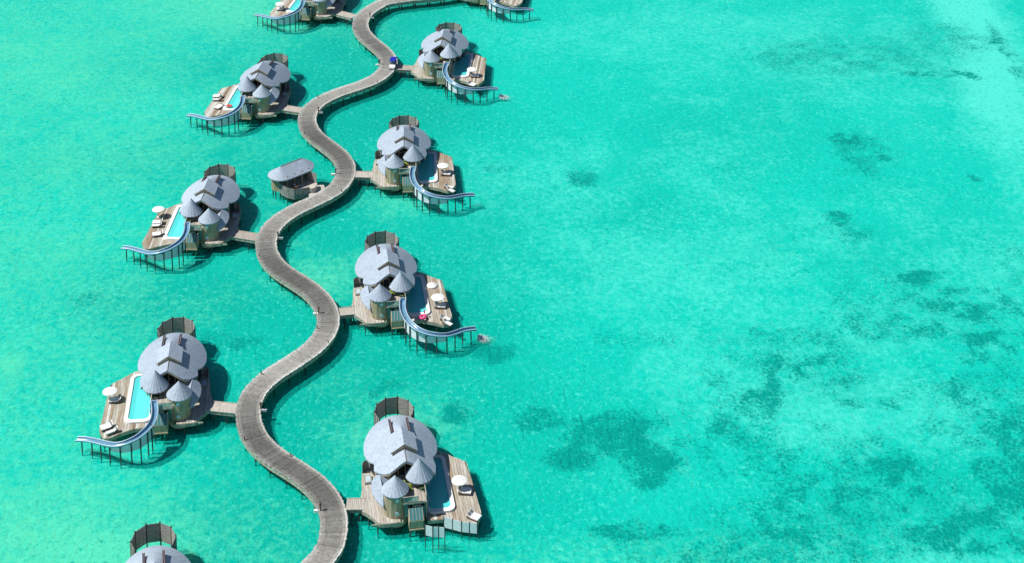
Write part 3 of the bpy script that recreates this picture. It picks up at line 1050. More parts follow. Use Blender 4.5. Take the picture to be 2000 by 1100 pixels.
    ra = K.add('railing', rl.mesh('railing', 'entry_deck'), ts)
    for (c, s) in (((0.12, -12.22, 5.35), (2.1, 0.03, 0.8)), ((2.5, -10.9, 5.35), (0.03, 2.5, 0.8))):
        b = MB()
        b.box(c, s)
        K.add('glass_pane', b.mesh('rail_glass', 'clear_glass'), ts)
    # --- glazed bathroom pod at the front
    mb = MB()
    mb.box((0.8, -13.72, 2.05), (2.2, 0.16, 1.5))
    for x in (-0.27, 1.87):
        mb.hexa([(x - .06, -13.8, 2.8), (x + .06, -13.8, 2.8), (x + .06, -12.2, 4.0), (x - .06, -12.2, 4.0)], [(x - .06, -13.8, 1.3), (x + .06, -13.8, 1.3), (x + .06, -12.2, 1.3), (x - .06, -12.2, 1.3)])
    mb.box((0.8, -12.5, 1.4), (2.2, 2.9, 0.2))
    pod = K.add('bathroom_pod', mb.mesh('bathroom_pod', 'plank_wall'))
    b = MB()
    b.hexa([(-.2, -13.74, 2.86), (1.8, -13.74, 2.86), (1.8, -12.3, 4.02), (-.2, -12.3, 4.02)], [(-.2, -13.74, 2.80), (1.8, -13.74, 2.80), (1.8, -12.3, 3.96), (-.2, -12.3, 3.96)])
    gr = K.add('glass_roof', b.mesh('glass_roof', 'glass'), pod)
    b = MB()
    for x in (-.2, .3, .8, 1.3, 1.8):
        b.hexa([(x - .03, -13.76, 2.9), (x + .03, -13.76, 2.9), (x + .03, -12.3, 4.08), (x - .03, -12.3, 4.08)], [(x - .03, -13.76, 2.84), (x + .03, -13.76, 2.84), (x + .03, -12.3, 4.0), (x - .03, -12.3, 4.0)])
    K.add('glazing_bars', b.mesh('glazing_bars', 'entry_deck'), pod)
    b = MB()
    b.box((1.05, -11.75, 4.12), (1.3, 0.9, 0.14))
    K.add('flat_roof', b.mesh('flat_roof', 'entry_deck'), pod)
    for (c, s) in (((-0.55, -12.0, 3.3), (0.5, 0.06, 1.9)), ((2.2, -12.2, 3.2), (0.6, 0.06, 1.7))):
        b = MB()
        b.box(c, s)
        K.add('window', b.mesh('side_window', 'glass'), pod)
    b = MB()
    b.box((2.45, -12.35, 3.4), (0.14, 0.14, 2.9))
    K.add('post', b.mesh('terrace_post', 'tan_wood'))
    # --- pool
    mb = MB()
    n = len(POOL_IN)
    for i in range(n):
        j = (i + 1) % n
        oi, oj, ii, ij = POOL_OUT[i], POOL_OUT[j], POOL_IN[i], POOL_IN[j]
        mb.quad([(*oi, 2.42), (*oj, 2.42), (*ij, 2.42), (*ii, 2.42)])
        mb.quad([(*oi, 1.2), (*oj, 1.2), (*oj, 2.42), (*oi, 2.42)])
        mb.quad([(*ii, 2.42), (*ij, 2.42), (*ij, 2.2), (*ii, 2.2)])
    pr = K.add('pool', mb.mesh('pool_rim', 'white'))
    mb = MB()
    for i in range(n):
        j = (i + 1) % n
        mb.quad([(*POOL_IN[i], 2.2), (*POOL_IN[j], 2.2), (*POOL_IN[j], 1.45), (*POOL_IN[i], 1.45)])
    mb.quad([(x, y, 1.45) for x, y in POOL_IN])
    K.add('basin', mb.mesh('pool_basin', 'tile'), pr)
    mb = MB()
    mb.quad([(4.7 + (x - 4.7) * .999, y, 2.24) for x, y in POOL_IN])
    K.add('pool_water', mb.mesh('pool_water', M['pool_water']), pr)
    b = MB()
    for v in (-9.2, -9.9):
        b.tube([(2.85, v, 2.42), (2.85, v, 2.95), (3.1, v, 3.05), (3.4, v, 2.9), (3.5, v, 1.6)], 0.04, 6)
    K.add('pool_handrail', b.mesh('pool_handrail', 'steel'), pr)
    # --- bath screen behind the house
    sc = (0, 10.4)
    va = [R(-35 + 36 * k) for k in range(8)]
    vp = [(sc[0] + 3.25 * math.cos(a), sc[1] + 3.5 * math.sin(a)) for a in va]
    for k, (p, q) in enumerate(zip(vp, vp[1:])):
        d = Vector(q) - Vector(p)
        mid = (Vector(p) + Vector(q)) / 2
        mb = MB()
        for r_ in range(11):
            mb.box((mid.x, mid.y, 2.05 + 0.285 * r_), (d.length - 0.16, 0.06, 0.235), rz=math.atan2(d.y, d.x))
        pn = K.add('screen_panel', mb.mesh('screen_panel', 'slat'))
        mb = MB()
        for t_ in (0.33, 0.67):
            c = Vector(p) + d * t_
            o = Vector((-d.y, d.x)).normalized() * 0.07
            mb.box((c.x - o.x, c.y - o.y, 3.5), (0.08, 0.06, 3.1), rz=math.atan2(d.y, d.x))
        K.add('batten', mb.mesh('batten', 'dark_wood'), pn)
    for p in vp:
        mb = MB()
        mb.tube([(p[0], p[1], -2.2), (p[0], p[1], 5.2)], 0.11, 8)
        K.add('screen_post', mb.mesh('screen_post', 'dark_wood'))
    b = MB()
    b.lathe([(0.0, 1.75), (3.2, 1.75), (3.2, 2.0), (0, 2.0)], (0, 9.0, 0), 24)
    K.add('bath_floor', b.mesh('bath_floor', 'entry_deck'))
    # --- curved entry niche with a glazed hatch
    mb = MB()
    arc = [(-5.45 + 0.75 * math.cos(R(a)), -0.5 + 0.85 * math.sin(R(a))) for a in range(-10, 200, 15)]
    for p, q in zip(arc, arc[1:]):
        d = Vector(q) - Vector(p)
        mb.box(((p[0] + q[0]) / 2, (p[1] + q[1]) / 2, 2.9), (d.length + .04, 0.08, 1.6), rz=math.atan2(d.y, d.x))
    K.add('curved_screen', mb.mesh('curved_screen', 'slat'))
    mb = MB()
    mb.box((-5.5, -2.4, 2.25), (1.15, 1.9, 0.3))
    bx = K.add('hatch', mb.mesh('hatch', 'fascia'))
    mb = MB()
    mb.box((-5.5, -2.4, 2.42), (0.75, 1.4, 0.06))
    K.add('hatch_glass', mb.mesh('hatch_glass', 'porthole'), bx)
    # --- stilts
    spots = []
    for poly, st in ((DECK, 2.6), (ENTRY, 2.4), (ellipse(0, 1.2, 5.0, 6.2, 20), 3.0)):
        acc = 0
        n = len(poly)
        c = Vector((sum(p[0] for p in poly) / n, sum(p[1] for p in poly) / n))
        for i in range(n):
            a, b2 = Vector(poly[i]), Vector(poly[(i + 1) % n])
            L = (b2 - a).length
            while acc < L:
                q = a + (b2 - a) * acc / L
                q = q + (c - q).normalized() * 0.22
                spots.append((q.x, q.y))
                acc += st
            acc -= L
    spots += [(-0.2, -13.5), (1.8, -13.5), (-2.1, -11.8), (0.8, -12.4)]
    mb = MB()
    mb.tube([(0, 0, -2.2), (0, 0, 1.6)], 0.12, 8)
    pm = mb.mesh('stilt', 'pile')
    for (x, y) in spots:
        K.add('stilt', pm, None, (x, y, 0))
    return K

# water of the pools
def pool_water_mat():
    m, t, p = new_mat('pool_water')
    t.nodes.remove(p)
    out = t.nodes['Material Output']
    tr = nd(t, 'ShaderNodeBsdfTransparent')
    tr.inputs[0].default_value = (0.64, 0.98, 0.97, 1)
    gl = nd(t, 'ShaderNodeBsdfGlossy')
    gl.inputs['Roughness'].default_value = 0.06
    n = nd(t, 'ShaderNodeTexNoise')
    n.inputs['Scale'].default_value = 3.0
    n.inputs['Detail'].default_value = 3
    geo = nd(t, 'ShaderNodeNewGeometry')
    t.links.new(geo.outputs['Position'], n.inputs['Vector'])
    b = nd(t, 'ShaderNodeBump')
    b.inputs['Strength'].default_value = 0.25
    b.inputs['Distance'].default_value = 0.05
    t.links.new(n.outputs['Fac'], b.inputs['Height'])
    t.links.new(b.outputs[0], gl.inputs['Normal'])
    fr = nd(t, 'ShaderNodeFresnel')
    fr.inputs[0].default_value = 1.33
    df = nd(t, 'ShaderNodeBsdfDiffuse')
    df.inputs[0].default_value = (0.14, 0.97, 0.97, 1)
    m0 = nd(t, 'ShaderNodeMixShader')
    m0.inputs[0].default_value = 0.6
    t.links.new(tr.outputs[0], m0.inputs[1])
    t.links.new(df.outputs[0], m0.inputs[2])
    m2 = nd(t, 'ShaderNodeMixShader')
    t.links.new(fr.outputs[0], m2.inputs[0])
    t.links.new(m0.outputs[0], m2.inputs[1])
    t.links.new(gl.outputs[0], m2.inputs[2])
    t.links.new(m2.outputs[0], out.inputs[0])
    return m
M['pool_water'] = pool_water_mat()

VILLAS = {  # name: (x, y, rotation, mirrored, label)
    'V1': (-17.52, 242.50, 10.0, False, 'grey shingled villa nearest on the right, with dark pool and no slide'),
    'V2': (-23.57, 295.15, 9.0, False, 'grey shingled villa on the right with a pink float in its dark pool'),
    'V3': (-23.31, 344.59, 3.5, False, 'grey shingled villa on the right, across the jetty from the small hut'),
    'V4': (-16.57, 396.08, -4.0, False, 'grey shingled villa on the right, beside the blue-roofed buggy'),
    'V5': (-6.07, 443.90, -9.0, False, 'villa at the top edge of which only deck front and stilts show, right'),
    'L0': (-50.27, 212.25, 13.0, True, 'villa at the bottom edge showing only slatted bath screen and roof top'),
    'L1': (-58.22, 265.60, 6.5, True, 'grey shingled villa nearest on the left with a pale turquoise pool'),
    'L2': (-61.41, 322.06, -2.0, True, 'grey shingled villa on the left, below and left of the small hut'),
    'L3': (-58.17, 377.66, -6.0, True, 'grey shingled villa on the left with a red float at its pool'),
    'L4': (-50.23, 433.41, -10.0, True, 'villa cut by the top edge on the left, tower and pool showing'),
}
VK = make_villa()
for k, (x, y, rz, mir, lab) in VILLAS.items():
    VK.place('water_villa', (x, y, 0), R(rz), mir, lab, 'villa', 'villas on stilts along the jetty')

def vl(key, u, v, z=0.0):
    x, y, rz, mir, _ = VILLAS[key]
    a = R(rz)
    if mir: u = -u
    return Vector((x + u * math.cos(a) - v * math.sin(a), y + u * math.sin(a) + v * math.cos(a), z))

# ------------------------------------------------------------------ footbridges
def footbridge(a, b, label, w=2.5):
    a, b = Vector(a), Vector(b)
    d = b - a
    L = d.length
    ang = math.atan2(d.y, d.x)
    root = bpy.data.objects.new('footbridge', None)
    COL.objects.link(root)
    root.location = (a.x, a.y, 0)
    root.rotation_euler = (0, 0, ang)
    tag(root, label, 'footbridge', 'footbridges from the jetty to the villas')
    mb = MB()
    n = max(4, int(L / 0.3))
    for k in range(n):
        mb.box(((k + .5) * L / n, random.uniform(-.03, .03), DZ - 0.03 + random.uniform(-.008, .008)), (L / n - 0.03, w, 0.08))
    o = link('boards', mb.mesh('bridge_boards', 'entry_deck'), root)
    for s in (-1, 1):
        mb = MB()
        mb.box((L / 2, s * (w / 2 - .08), 1.75), (L, 0.14, 0.5))
        link('beam', mb.mesh('bridge_beam', 'fascia'), root)
        mb = MB()
        mb.box((L / 2, s * (w / 2 + .03), DZ + 0.05), (L, 0.10, 0.14))
        link('kerb', mb.mesh('bridge_kerb', 'entry_deck'), root)
    mb = MB()
    mb.tube([(0, 0, -2.2), (0, 0, 1.9)], 0.13, 8)
    pm = mb.mesh('stilt', 'pile')
    for x in (L * .3, L * .75):
        for s in (-1, 1):
            o = link('stilt', pm, root)
            o.location = (x, s * (w / 2 - .15), 0)

BR = {'V1': ((-25.4, 233.7), 'nearest'), 'V2': ((-31.5, 285.6), 0), 'V3': ((-33.4, 337.0), 0), 'V4': ((-28.1, 389.7), 0), 'L1': ((-45.8, 257.2), 0), 'L2': ((-50.2, 311.5), 0), 'L3': ((-48.3, 366.8), 0), 'L4': ((-40.9, 420.3), 0)}
BL = {'V1': 'short footbridge to the nearest villa on the right', 'V2': 'short footbridge to the villa with the pink float', 'V3': 'short footbridge to the right-hand villa level with the hut', 'V4': 'short footbridge beside the blue-roofed buggy',
      'L1': 'short footbridge to the nearest villa on the left', 'L2': 'short footbridge to the left villa just below the hut', 'L3': 'short footbridge to the left villa with the red float', 'L4': 'short footbridge to the villa cut by the top edge, left'}
for k, (a, _) in BR.items():
    e = vl(k, -6.6, -7.7)
    e2 = Vector((e.x, e.y))
    # bridges run nearly square to the picture: end level with their start
    d = (e2 - Vector(a))
    footbridge(a, (a[0] + d.x, a[1] + d.y * 0.55), BL[k])

# ------------------------------------------------------------------ water slides
SL_LEFT = [(1.94, -11.6, 5.55), (1.75, -12.6, 5.40), (1.62, -13.9, 5.1), (1.72, -15.2, 4.85), (2.2, -16.5, 4.55), (3.0, -17.6, 4.3), (4.1, -18.6, 4.05), (5.3, -19.1, 3.8), (6.5, -19.2, 3.5), (7.8, -18.85, 3.2), (9.1, -18.05, 2.95), (10.3, -17.15, 2.7), (11.5, -16.25, 2.45), (12.7, -15.5, 2.2), (14.2, -14.95, 2.0)]
SL_RIGHT = [(2.0, -11.7, 5.55), (1.78, -12.9, 5.40), (1.7, -14.4, 5.15), (1.95, -16.1, 4.85), (2.6, -17.7, 4.5), (3.7, -19.2, 4.2), (5.2, -20.2, 3.85), (7.0, -20.55, 3.45), (8.9, -20.35, 3.1), (10.5, -19.4, 2.75), (12.0, -18.35, 2.45), (13.4, -17.75, 2.2), (14.6, -17.5, 2.0)]
POSTS_LEFT = [(2.0, -16.05), (2.55, -17.1), (3.6, -18.3), (5.0, -19.0), (6.75, -19.15), (8.5, -18.45), (10.05, -17.3), (11.6, -16.15), (13.3, -15.25)]
POSTS_RIGHT = [(2.0, -16.2), (2.6, -17.7), (3.7, -19.2), (5.2, -20.2), (7.1, -20.53), (8.95, -20.3), (10.5, -19.4), (12.0, -18.35), (13.6, -17.7)]

def make_slide(SL, posts):
    K = Kit()
    P = catmull(SL, 5)
    P3 = [Vector(p) for p in P]
    prof = []
    for k in range(9):
        a = R(180 + 180 * k / 8)
        prof.append((0.47 * math.cos(a), 0.42 * math.sin(a) + 0.36))
    inner = prof
    outer = [(x * 1.12, z - 0.06) for x, z in prof]
    sec = inner + outer[::-1]
    mb = MB()
    mb.smooth = True
    prev = None
    rims = [[], []]
    for i, p in enumerate(P3):
        d = (P3[min(i + 1, len(P3) - 1)] - P3[max(i - 1, 0)])
        n = Vector((-d.y, d.x, 0)).normalized()
        ring = [tuple(p + n * x + Vector((0, 0, z))) for x, z in sec]
        for s, q in ((0, -1), (1, 1)):
            rims[s].append(tuple(p + n * q * 0.50 + Vector((0, 0, 0.36))))
        if prev:
            m = len(sec)
            for k in range(m):
                mb.quad([prev[k], prev[(k + 1) % m], ring[(k + 1) % m], ring[k]])
        prev = ring
    ch = K.add('chute', mb.mesh('chute', 'slide', smooth=True))
    for r_ in rims:
        b = MB()
        b.tube(r_, 0.085, 6)
        K.add('rim', b.mesh('slide_rim', 'slide_rim', smooth=True), ch)
    b = MB()
    b.box((SL[0][0], SL[0][1] + .05, 5.75), (1.25, 0.12, 0.5))
    K.add('end_cap', b.mesh('end_cap', 'slide_rim'), ch)
    # posts and the pale panels between them
    def zs(u, v):
        return min(P3, key=lambda p: (p.x - u) ** 2 + (p.y - v) ** 2).z
    for (u, v) in posts:
        mb = MB()
        mb.tube([(u, v, -2.2), (u, v, zs(u, v) + 0.0)], 0.115, 8)
        K.add('post', mb.mesh('slide_post', 'pile'))
        b = MB()
        b.tube([(u, v, 0.15), (u, v, 0.55)], 0.16, 8)
    ring = [(1.75, -14.6), (1.9, -15.8)] + posts[1:6]
    for a, b2 in zip(ring, ring[1:]):
        A, B = Vector(a), Vector(b2)
        z1 = min(zs(*a), zs(*b2)) - 0.15
        z0 = 2.0
        d = (B - A).normalized()
        n = Vector((-d.y, d.x)) * 0.13
        mb = MB()
        q = [A + d * .04 + n, B - d * .04 + n, B - d * .04 + n * 1.3, A + d * .04 + n * 1.3]
        mb.prism([(p.x, p.y) for p in q], z0, max(z1, z0 + .9))
        K.add('panel', mb.mesh('slide_panel', 'panel'))
    return K
SK = {'L': make_slide(SL_LEFT, POSTS_LEFT), 'V': make_slide(SL_RIGHT, POSTS_RIGHT)}
SLAB = {'V2': 'blue water slide with splash at its foot, by the pink float villa', 'V3': 'blue water slide of the right villa level with the hut', 'V4': 'blue water slide of the villa beside the buggy, splash at its foot',
        'V5': 'blue water slide at the top edge, right of the jetty', 'L1': 'blue water slide nearest the viewer, curving out to the left', 'L2': 'blue water slide of the left villa just below the hut',
        'L3': 'blue water slide of the left villa with the red float', 'L4': 'blue water slide of the villa cut by the top edge, left'}
for k, lab in SLAB.items():
    x, y, rz, mir, _ = VILLAS[k]
    SK[k[0]].place('water_slide', (x, y, 0), R(rz), mir, lab, 'water slide', 'water slides of the villas')

# privacy screens where the nearest right villa has no slide
def panel_screen(pts, z0, z1, label):
    root = bpy.data.objects.new('privacy_screen', None)
    COL.objects.link(root)
    o = vl('V1', *pts[0])
    root.location = o
    tag(root, label, 'screen', 'panel screens in front of the nearest right villa')
    W_ = [vl('V1', *p) - o for p in pts]
    for p in W_:
        mb = MB()
        mb.tube([(p.x, p.y, -2.2), (p.x, p.y, z1 + 0.15)], 0.07, 8)
        link('post', mb.mesh('screen_post', 'pile'), root)
    for a, b in zip(W_, W_[1:]):
        d = (b - a)
        mid = (a + b) / 2
        mb = MB()
        mb.box((mid.x, mid.y, (z0 + z1) / 2), (d.length - .16, 0.06, z1 - z0), rz=math.atan2(d.y, d.x))
        link('panel', mb.mesh('screen_panel', 'panel'), root)
panel_screen([(1.8, -16.0), (2.85, -16.6), (3.7, -16.75), (4.6, -17.05)], 2.0, 3.7, 'three pale panels on tall posts standing clear in the water')
panel_screen([(4.97, -13.25), (6.2, -13.95), (7.45, -14.7), (8.6, -15.1), (9.75, -15.5)], 0.75, 2.5, 'four pale panels along the front edge of the deck')

# ------------------------------------------------------------------ hut on the left of the jetty
def build_hut():
    root = bpy.data.objects.new('hut', None)
    COL.objects.link(root)
    O = Vector((-46.3, 334.1, 0))
    root.location = O
    tag(root, 'small open-sided hut with rounded grey shingle roof, left of the jetty', 'hut')
    ax = Vector((0.742, 0.670))
    pr = Vector((0.670, -0.742))
    A, B = Vector((-48.31, 332.34)) - O.to_2d(), Vector((-44.28, 335.98)) - O.to_2d()
    out = []
    for k in range(19):
        a = R(-90 + 10 * k)
        out.append(B + ax * 2.35 * math.cos(a) - pr * 2.8 * math.sin(a))
    for k in range(19):
        a = R(90 + 10 * k)
        out.append(A + ax * 2.65 * math.cos(a) - pr * 2.8 * math.sin(a))
    mb = ridge_roof([(p.x, p.y) for p in out], (A.x, A.y), (B.x, B.y), 6.4, 0.66)
    link('roof', mb.mesh('hut_roof', 'shingle'), root)
    mb = MB()
    mb.tube([(A.x, A.y, 6.42), (B.x, B.y, 6.42)], 0.08, 6)
    link('ridge_cap', mb.mesh('hut_ridge', 'shingle_edge'), root)
    fl = [(-50.3, 332.2), (-49.6, 331.5), (-48.5, 331.1), (-47.7, 329.9), (-46.6, 328.8), (-45.0, 328.1), (-43.5, 328.5), (-42.0, 329.2), (-41.9, 330.5), (-40.6, 332.2), (-41.2, 333.6), (-42.6, 334.4), (-42.4, 336.0), (-43.3, 337.8), (-45.0, 337.4), (-48.5, 334.6)]
    fl = [(x - O.x, y - O.y) for x, y in fl]
    mb = MB()
    mb.prism(fl, 1.75, 2.06)
    link('floor', mb.mesh('hut_floor', 'entry_deck'), root)
    # plank skirt that doubles as parapet
    def skirt(pts, z0, z1, mat):
        sk = []
        for p, q in zip(pts, pts[1:]):
            d = Vector(q) - Vector(p)
            n = max(1, int(d.length / 0.42))
            for k in range(n):
                m = Vector(p) + d * (k + .5) / n
                mb = MB()
                mb.box((m.x, m.y, (z0 + z1) / 2 + random.uniform(-.03, .03)), (d.length / n - 0.03, 0.07, z1 - z0), rz=math.atan2(d.y, d.x))
                link('plank', mb.mesh('hut_plank', mat), root)
    skirt(fl[2:8], 1.15, 3.45, 'grey_plank')
    skirt(fl[0:3], 1.3, 3.9, 'plank_wall')
    skirt([fl[15], fl[0]], 1.3, 3.9, 'plank_wall')
    skirt(fl[11:16], 1.6, 4.6, 'grey_plank')
    for t_ in (0.0, 0.35, 0.7, 1.0):
        p = A + (B - A) * t_
        for s in (-1, 1):
            q = p + pr * s * 2.25
            mb = MB()
            mb.tube([(q.x, q.y, 2.0), (q.x, q.y, 5.1)], 0.10, 8)
            link('post', mb.mesh('hut_post', 'tan_wood'), root)
    # slatted inner wall and a table inside
    for k in range(9):
        p = A + (B - A) * (0.15 + 0.1 * k) - pr * 0.9
        mb = MB()
        mb.box((p.x, p.y, 3.5), (0.34, 0.05, 2.8), rz=math.atan2(ax.y, ax.x))
        link('slat', mb.mesh('hut_slat', 'slat' if k % 2 else 'porthole'), root)
    # entry wall and curled parapet
    mb = MB()
    for k in range(6):
        p = Vector((-42.4, 334.2)) + Vector((1.3, -.9)) * k / 5 - O.to_2d()
        mb.box((p.x, p.y, 3.2), (0.3, 0.07, 2.2), rz=R(-35))
    link('entry_wall', mb.mesh('entry_wall', 'slat'), root)
    mb = MB()
    arc = [Vector((-41.6, 330.6)) - O.to_2d() + Vector((1.0 * math.cos(R(a)), 1.5 * math.sin(R(a)))) for a in range(-150, 60, 20)]
    for p, q in zip(arc, arc[1:]):
        d = q - p
        mb.box(((p.x + q.x) / 2, (p.y + q.y) / 2, 2.6), (d.length + .05, 0.10, 1.1), rz=math.atan2(d.y, d.x))
    link('curled_parapet', mb.mesh('curled_parapet', 'entry_deck'), root)
    mb = MB()
    ld = [(-42.2, 329.3), (-41.9, 327.3), (-38.6, 329.9), (-39.4, 332.6), (-40.7, 332.4)]
    mb.prism([(x - O.x, y - O.y) for x, y in ld], 1.85, 2.08)
    link('landing', mb.mesh('hut_landing', 'entry_deck'), root)
    mb = MB()
    mb.tube([(0, 0, -2.2), (0, 0, 1.8)], 0.14, 8)
    pm = mb.mesh('stilt', 'pile')
    for (x, y) in fl[::1] + [(x - O.x, y - O.y) for x, y in ((-46.5, 331.5), (-45, 333.5), (-40, 331.0))]:
        q = Vector((x, y)) * 0.93
        o = link('stilt', pm, root)
        o.location = (q.x, q.y, 0)
    # dining table
    t0 = bpy.data.objects.new('table', None)
    COL.objects.link(t0)
    t0.location = (-45.3, 331.0, 2.06)
    tag(t0, 'small dark table with a white bowl inside the hut', 'table')
    mb = MB()
    mb.lathe([(0, .70), (.8, .70), (.8, .76), (0, .76)], n=20)
    link('table_top', mb.mesh('table_top', 'bed_frame'), t0)
    mb = MB()
    mb.tube([(0, 0, 0), (0, 0, .7)], 0.12, 8)
    link('pedestal', mb.mesh('pedestal', 'bed_frame'), t0)
    mb = MB()
    mb.lathe([(0, .77), (.18, .77), (.3, .95), (.27, .95), (.15, .82), (0, .82)], n=14)
    link('bowl', mb.mesh('bowl', 'white'), t0)
build_hut()

# ------------------------------------------------------------------ parasols, loungers, daybeds
def parasol_kit():
    K = Kit()
    mb = MB()
    n = 10
    P = [(0, 0, 2.12)]
    for r_, z in ((0.55, 2.00), (1.24, 1.80)):
        for k in range(n):
            a = 2 * math.pi * k / n
            P.append((r_ * math.cos(a), r_ * math.sin(a), z))
    mb.v = P
    for k in range(n):
        j = (k + 1) % n
        mb.f.append((0, 1 + k, 1 + j))
        mb.f.append((1 + k, 1 + n + k, 1 + n + j, 1 + j))
    i = len(mb.v)
    for k in range(n):
        a = 2 * math.pi * k / n
        mb.v.append((1.235 * math.cos(a), 1.235 * math.sin(a), 1.66))
    for k in range(n):
        j = (k + 1) % n
        mb.f.append((1 + n + k, i + k, i + j, 1 + n + j))
    mb.tone = [0] * len(mb.f)
    cp = K.add('canopy', mb.mesh('canopy', 'cloth'))
    for k in range(n):
        a = 2 * math.pi * k / n
        b = MB()
        b.tube([(0, 0, 1.98), (1.18 * math.cos(a), 1.18 * math.sin(a), 1.74)], 0.015, 4)
        K.add('rib', b.mesh('rib', 'bed_frame'), cp)
    b = MB()
    b.tube([(0, 0, 0), (0, 0, 2.2)], 0.035, 8)
    K.add('pole', b.mesh('pole', 'tan_wood'))
    b = MB()
    b.lathe([(0, 0), (.34, 0), (.34, .08), (.1, .14), (0, .14)], n=16)
    K.add('base', b.mesh('base', 'white'))
    return K
PK = parasol_kit()
for (x, y), lab in [((-8.15, 236.16), 'white parasol on the deck of the nearest right villa'), ((-67.24, 258.63), 'white parasol on the deck of the nearest left villa'), ((-13.59, 286.71), 'white parasol on the deck of the villa with the pink float'),
                    ((-71.08, 318.35), 'white parasol on the deck edge of the left villa below the hut'), ((-14.6, 336.39), 'white parasol on the deck of the right villa level with the hut'),
                    ((-9.5, 383.63), 'white parasol on the deck of the villa beside the buggy'), ((-60.4, 423.28), 'white parasol at the top edge, on the left villa cut by the frame')]:
    PK.place('parasol', (x * 1.0031, y * 1.0031, DZ), random.uniform(0, 1), False, lab, 'parasol', 'white parasols on the villa decks')

def lounger_kit(double, back=True):
    K = Kit()
    w, L = (1.35, 2.0) if double else (0.72, 1.95)
    b = MB()
    b.box((0, 0, .30), (L, w, .10))
    fr = K.add('frame', b.mesh('lounger_frame', 'bed_frame'))
    for sx in (-1, 1):
        for sy in (-1, 1):
            b = MB()
            b.box((sx * (L / 2 - .12), sy * (w / 2 - .08), .13), (.08, .08, .26))
            K.add('leg', b.mesh('lounger_leg', 'bed_frame'))
    b = MB()
    b.hexa([(-L / 2, -w / 2 + .03, .52), (L * .18, -w / 2 + .03, .52), (L * .18, w / 2 - .03, .52), (-L / 2, w / 2 - .03, .52)],
           [(-L / 2, -w / 2 + .03, .355), (L * .18, -w / 2 + .03, .355), (L * .18, w / 2 - .03, .355), (-L / 2, w / 2 - .03, .355)])
    K.add('mattress', b.mesh('mattress', 'mattress'))
    b = MB()
    b.hexa([(L * .19, -w / 2 + .03, .53), (L / 2, -w / 2 + .03, .92), (L / 2, w / 2 - .03, .92), (L * .19, w / 2 - .03, .53)],
           [(L * .19, -w / 2 + .03, .38), (L / 2, -w / 2 + .03, .77), (L / 2, w / 2 - .03, .77), (L * .19, w / 2 - .03, .38)])
    K.add('backrest', b.mesh('lounger_backrest', 'mattress'))
    b = MB()
    for s in ((-.32, .32) if double else (0,)):
        b.box((L * .36, s, .83), (.28, .46, .13), ry=R(-38))
    K.add('pillow', b.mesh('pillow', 'cushion'))
    return K
LK2, LK1 = lounger_kit(True), lounger_kit(False)
LZ = DZ + 0.01
for (kit, x, y, rz, nm, lab) in [
    (LK2, -7.3, 236.3, 175, 'lounger', 'wide white lounger beneath the parasol of the nearest right villa'),
    (LK2, -5.75, 230.55, 150, 'daybed', 'white double daybed at the front corner of the nearest right deck'),
    (LK2, -13.2, 287.1, 175, 'lounger', 'wide white lounger beneath the parasol by the dark pool with the pink float'),
    (LK1, -12.1, 282.9, 160, 'lounger', 'rear white lounger of the pair at the deck corner by the pink float'),
    (LK1, -11.6, 281.5, 140, 'lounger', 'front white lounger of the pair at the deck corner by the pink float'),
    (LK2, -14.0, 336.7, 175, 'lounger', 'wide white lounger under the parasol of the right villa level with the hut'),
    (LK1, -13.1, 330.9, 160, 'lounger', 'rear white lounger at the deck corner of the right villa level with the hut'),
    (LK1, -12.7, 329.5, 140, 'lounger', 'front white lounger at the deck corner of the right villa level with the hut'),
    (LK2, -8.9, 384.5, 175, 'lounger', 'wide white lounger under the parasol of the villa beside the buggy'),
    (LK2, -9.5, 379.6, 150, 'daybed', 'white daybed at the deck corner of the villa beside the buggy'),
    (LK2, -66.6, 259.2, 10, 'lounger', 'wide white lounger beneath the parasol of the nearest left villa'),
    (LK2, -66.35, 252.0, 30, 'daybed', 'white daybed at the front corner of the nearest left deck'),
    (LK1, -65.2, 250.75, 35, 'lounger', 'narrow white lounger at the very front of the nearest left deck'),
    (LK2, -71.0, 316.7, 5, 'lounger', 'rear white lounger on the deck of the left villa below the hut'),
    (LK1, -70.9, 315.4, 5, 'lounger', 'narrow middle lounger on the deck of the left villa below the hut'),
    (LK2, -70.1, 312.2, 15, 'lounger', 'front white lounger on the deck of the left villa below the hut'),
    (LK2, -68.5, 373.4, 0, 'lounger', 'rear white lounger on the deck of the villa with the red float'),
    (LK1, -68.3, 371.6, 0, 'lounger', 'narrow middle lounger on the deck of the villa with the red float'),
    (LK2, -67.2, 368.0, 60, 'lounger', 'front white lounger beside the pool with the red float'),
    (LK2, -60.5, 424.6, 10, 'lounger', 'white lounger under the parasol at the top edge, left')]:
    kit.place(nm, (x, y, LZ), R(rz), False, lab, nm, 'white loungers and daybeds on the decks')

mb = MB()
mb.smooth = True
mb.lathe([(0, .0), (.95, 0), (1.02, .12), (.95, .24), (0, .27)], n=28)
tag(link('round_mat', mb.mesh('round_mat', 'mattress', smooth=True)), 'round white mat lying flat behind the parasol of the pink float villa', 'mat').location = (-15.0, 294.2, DZ + .01)

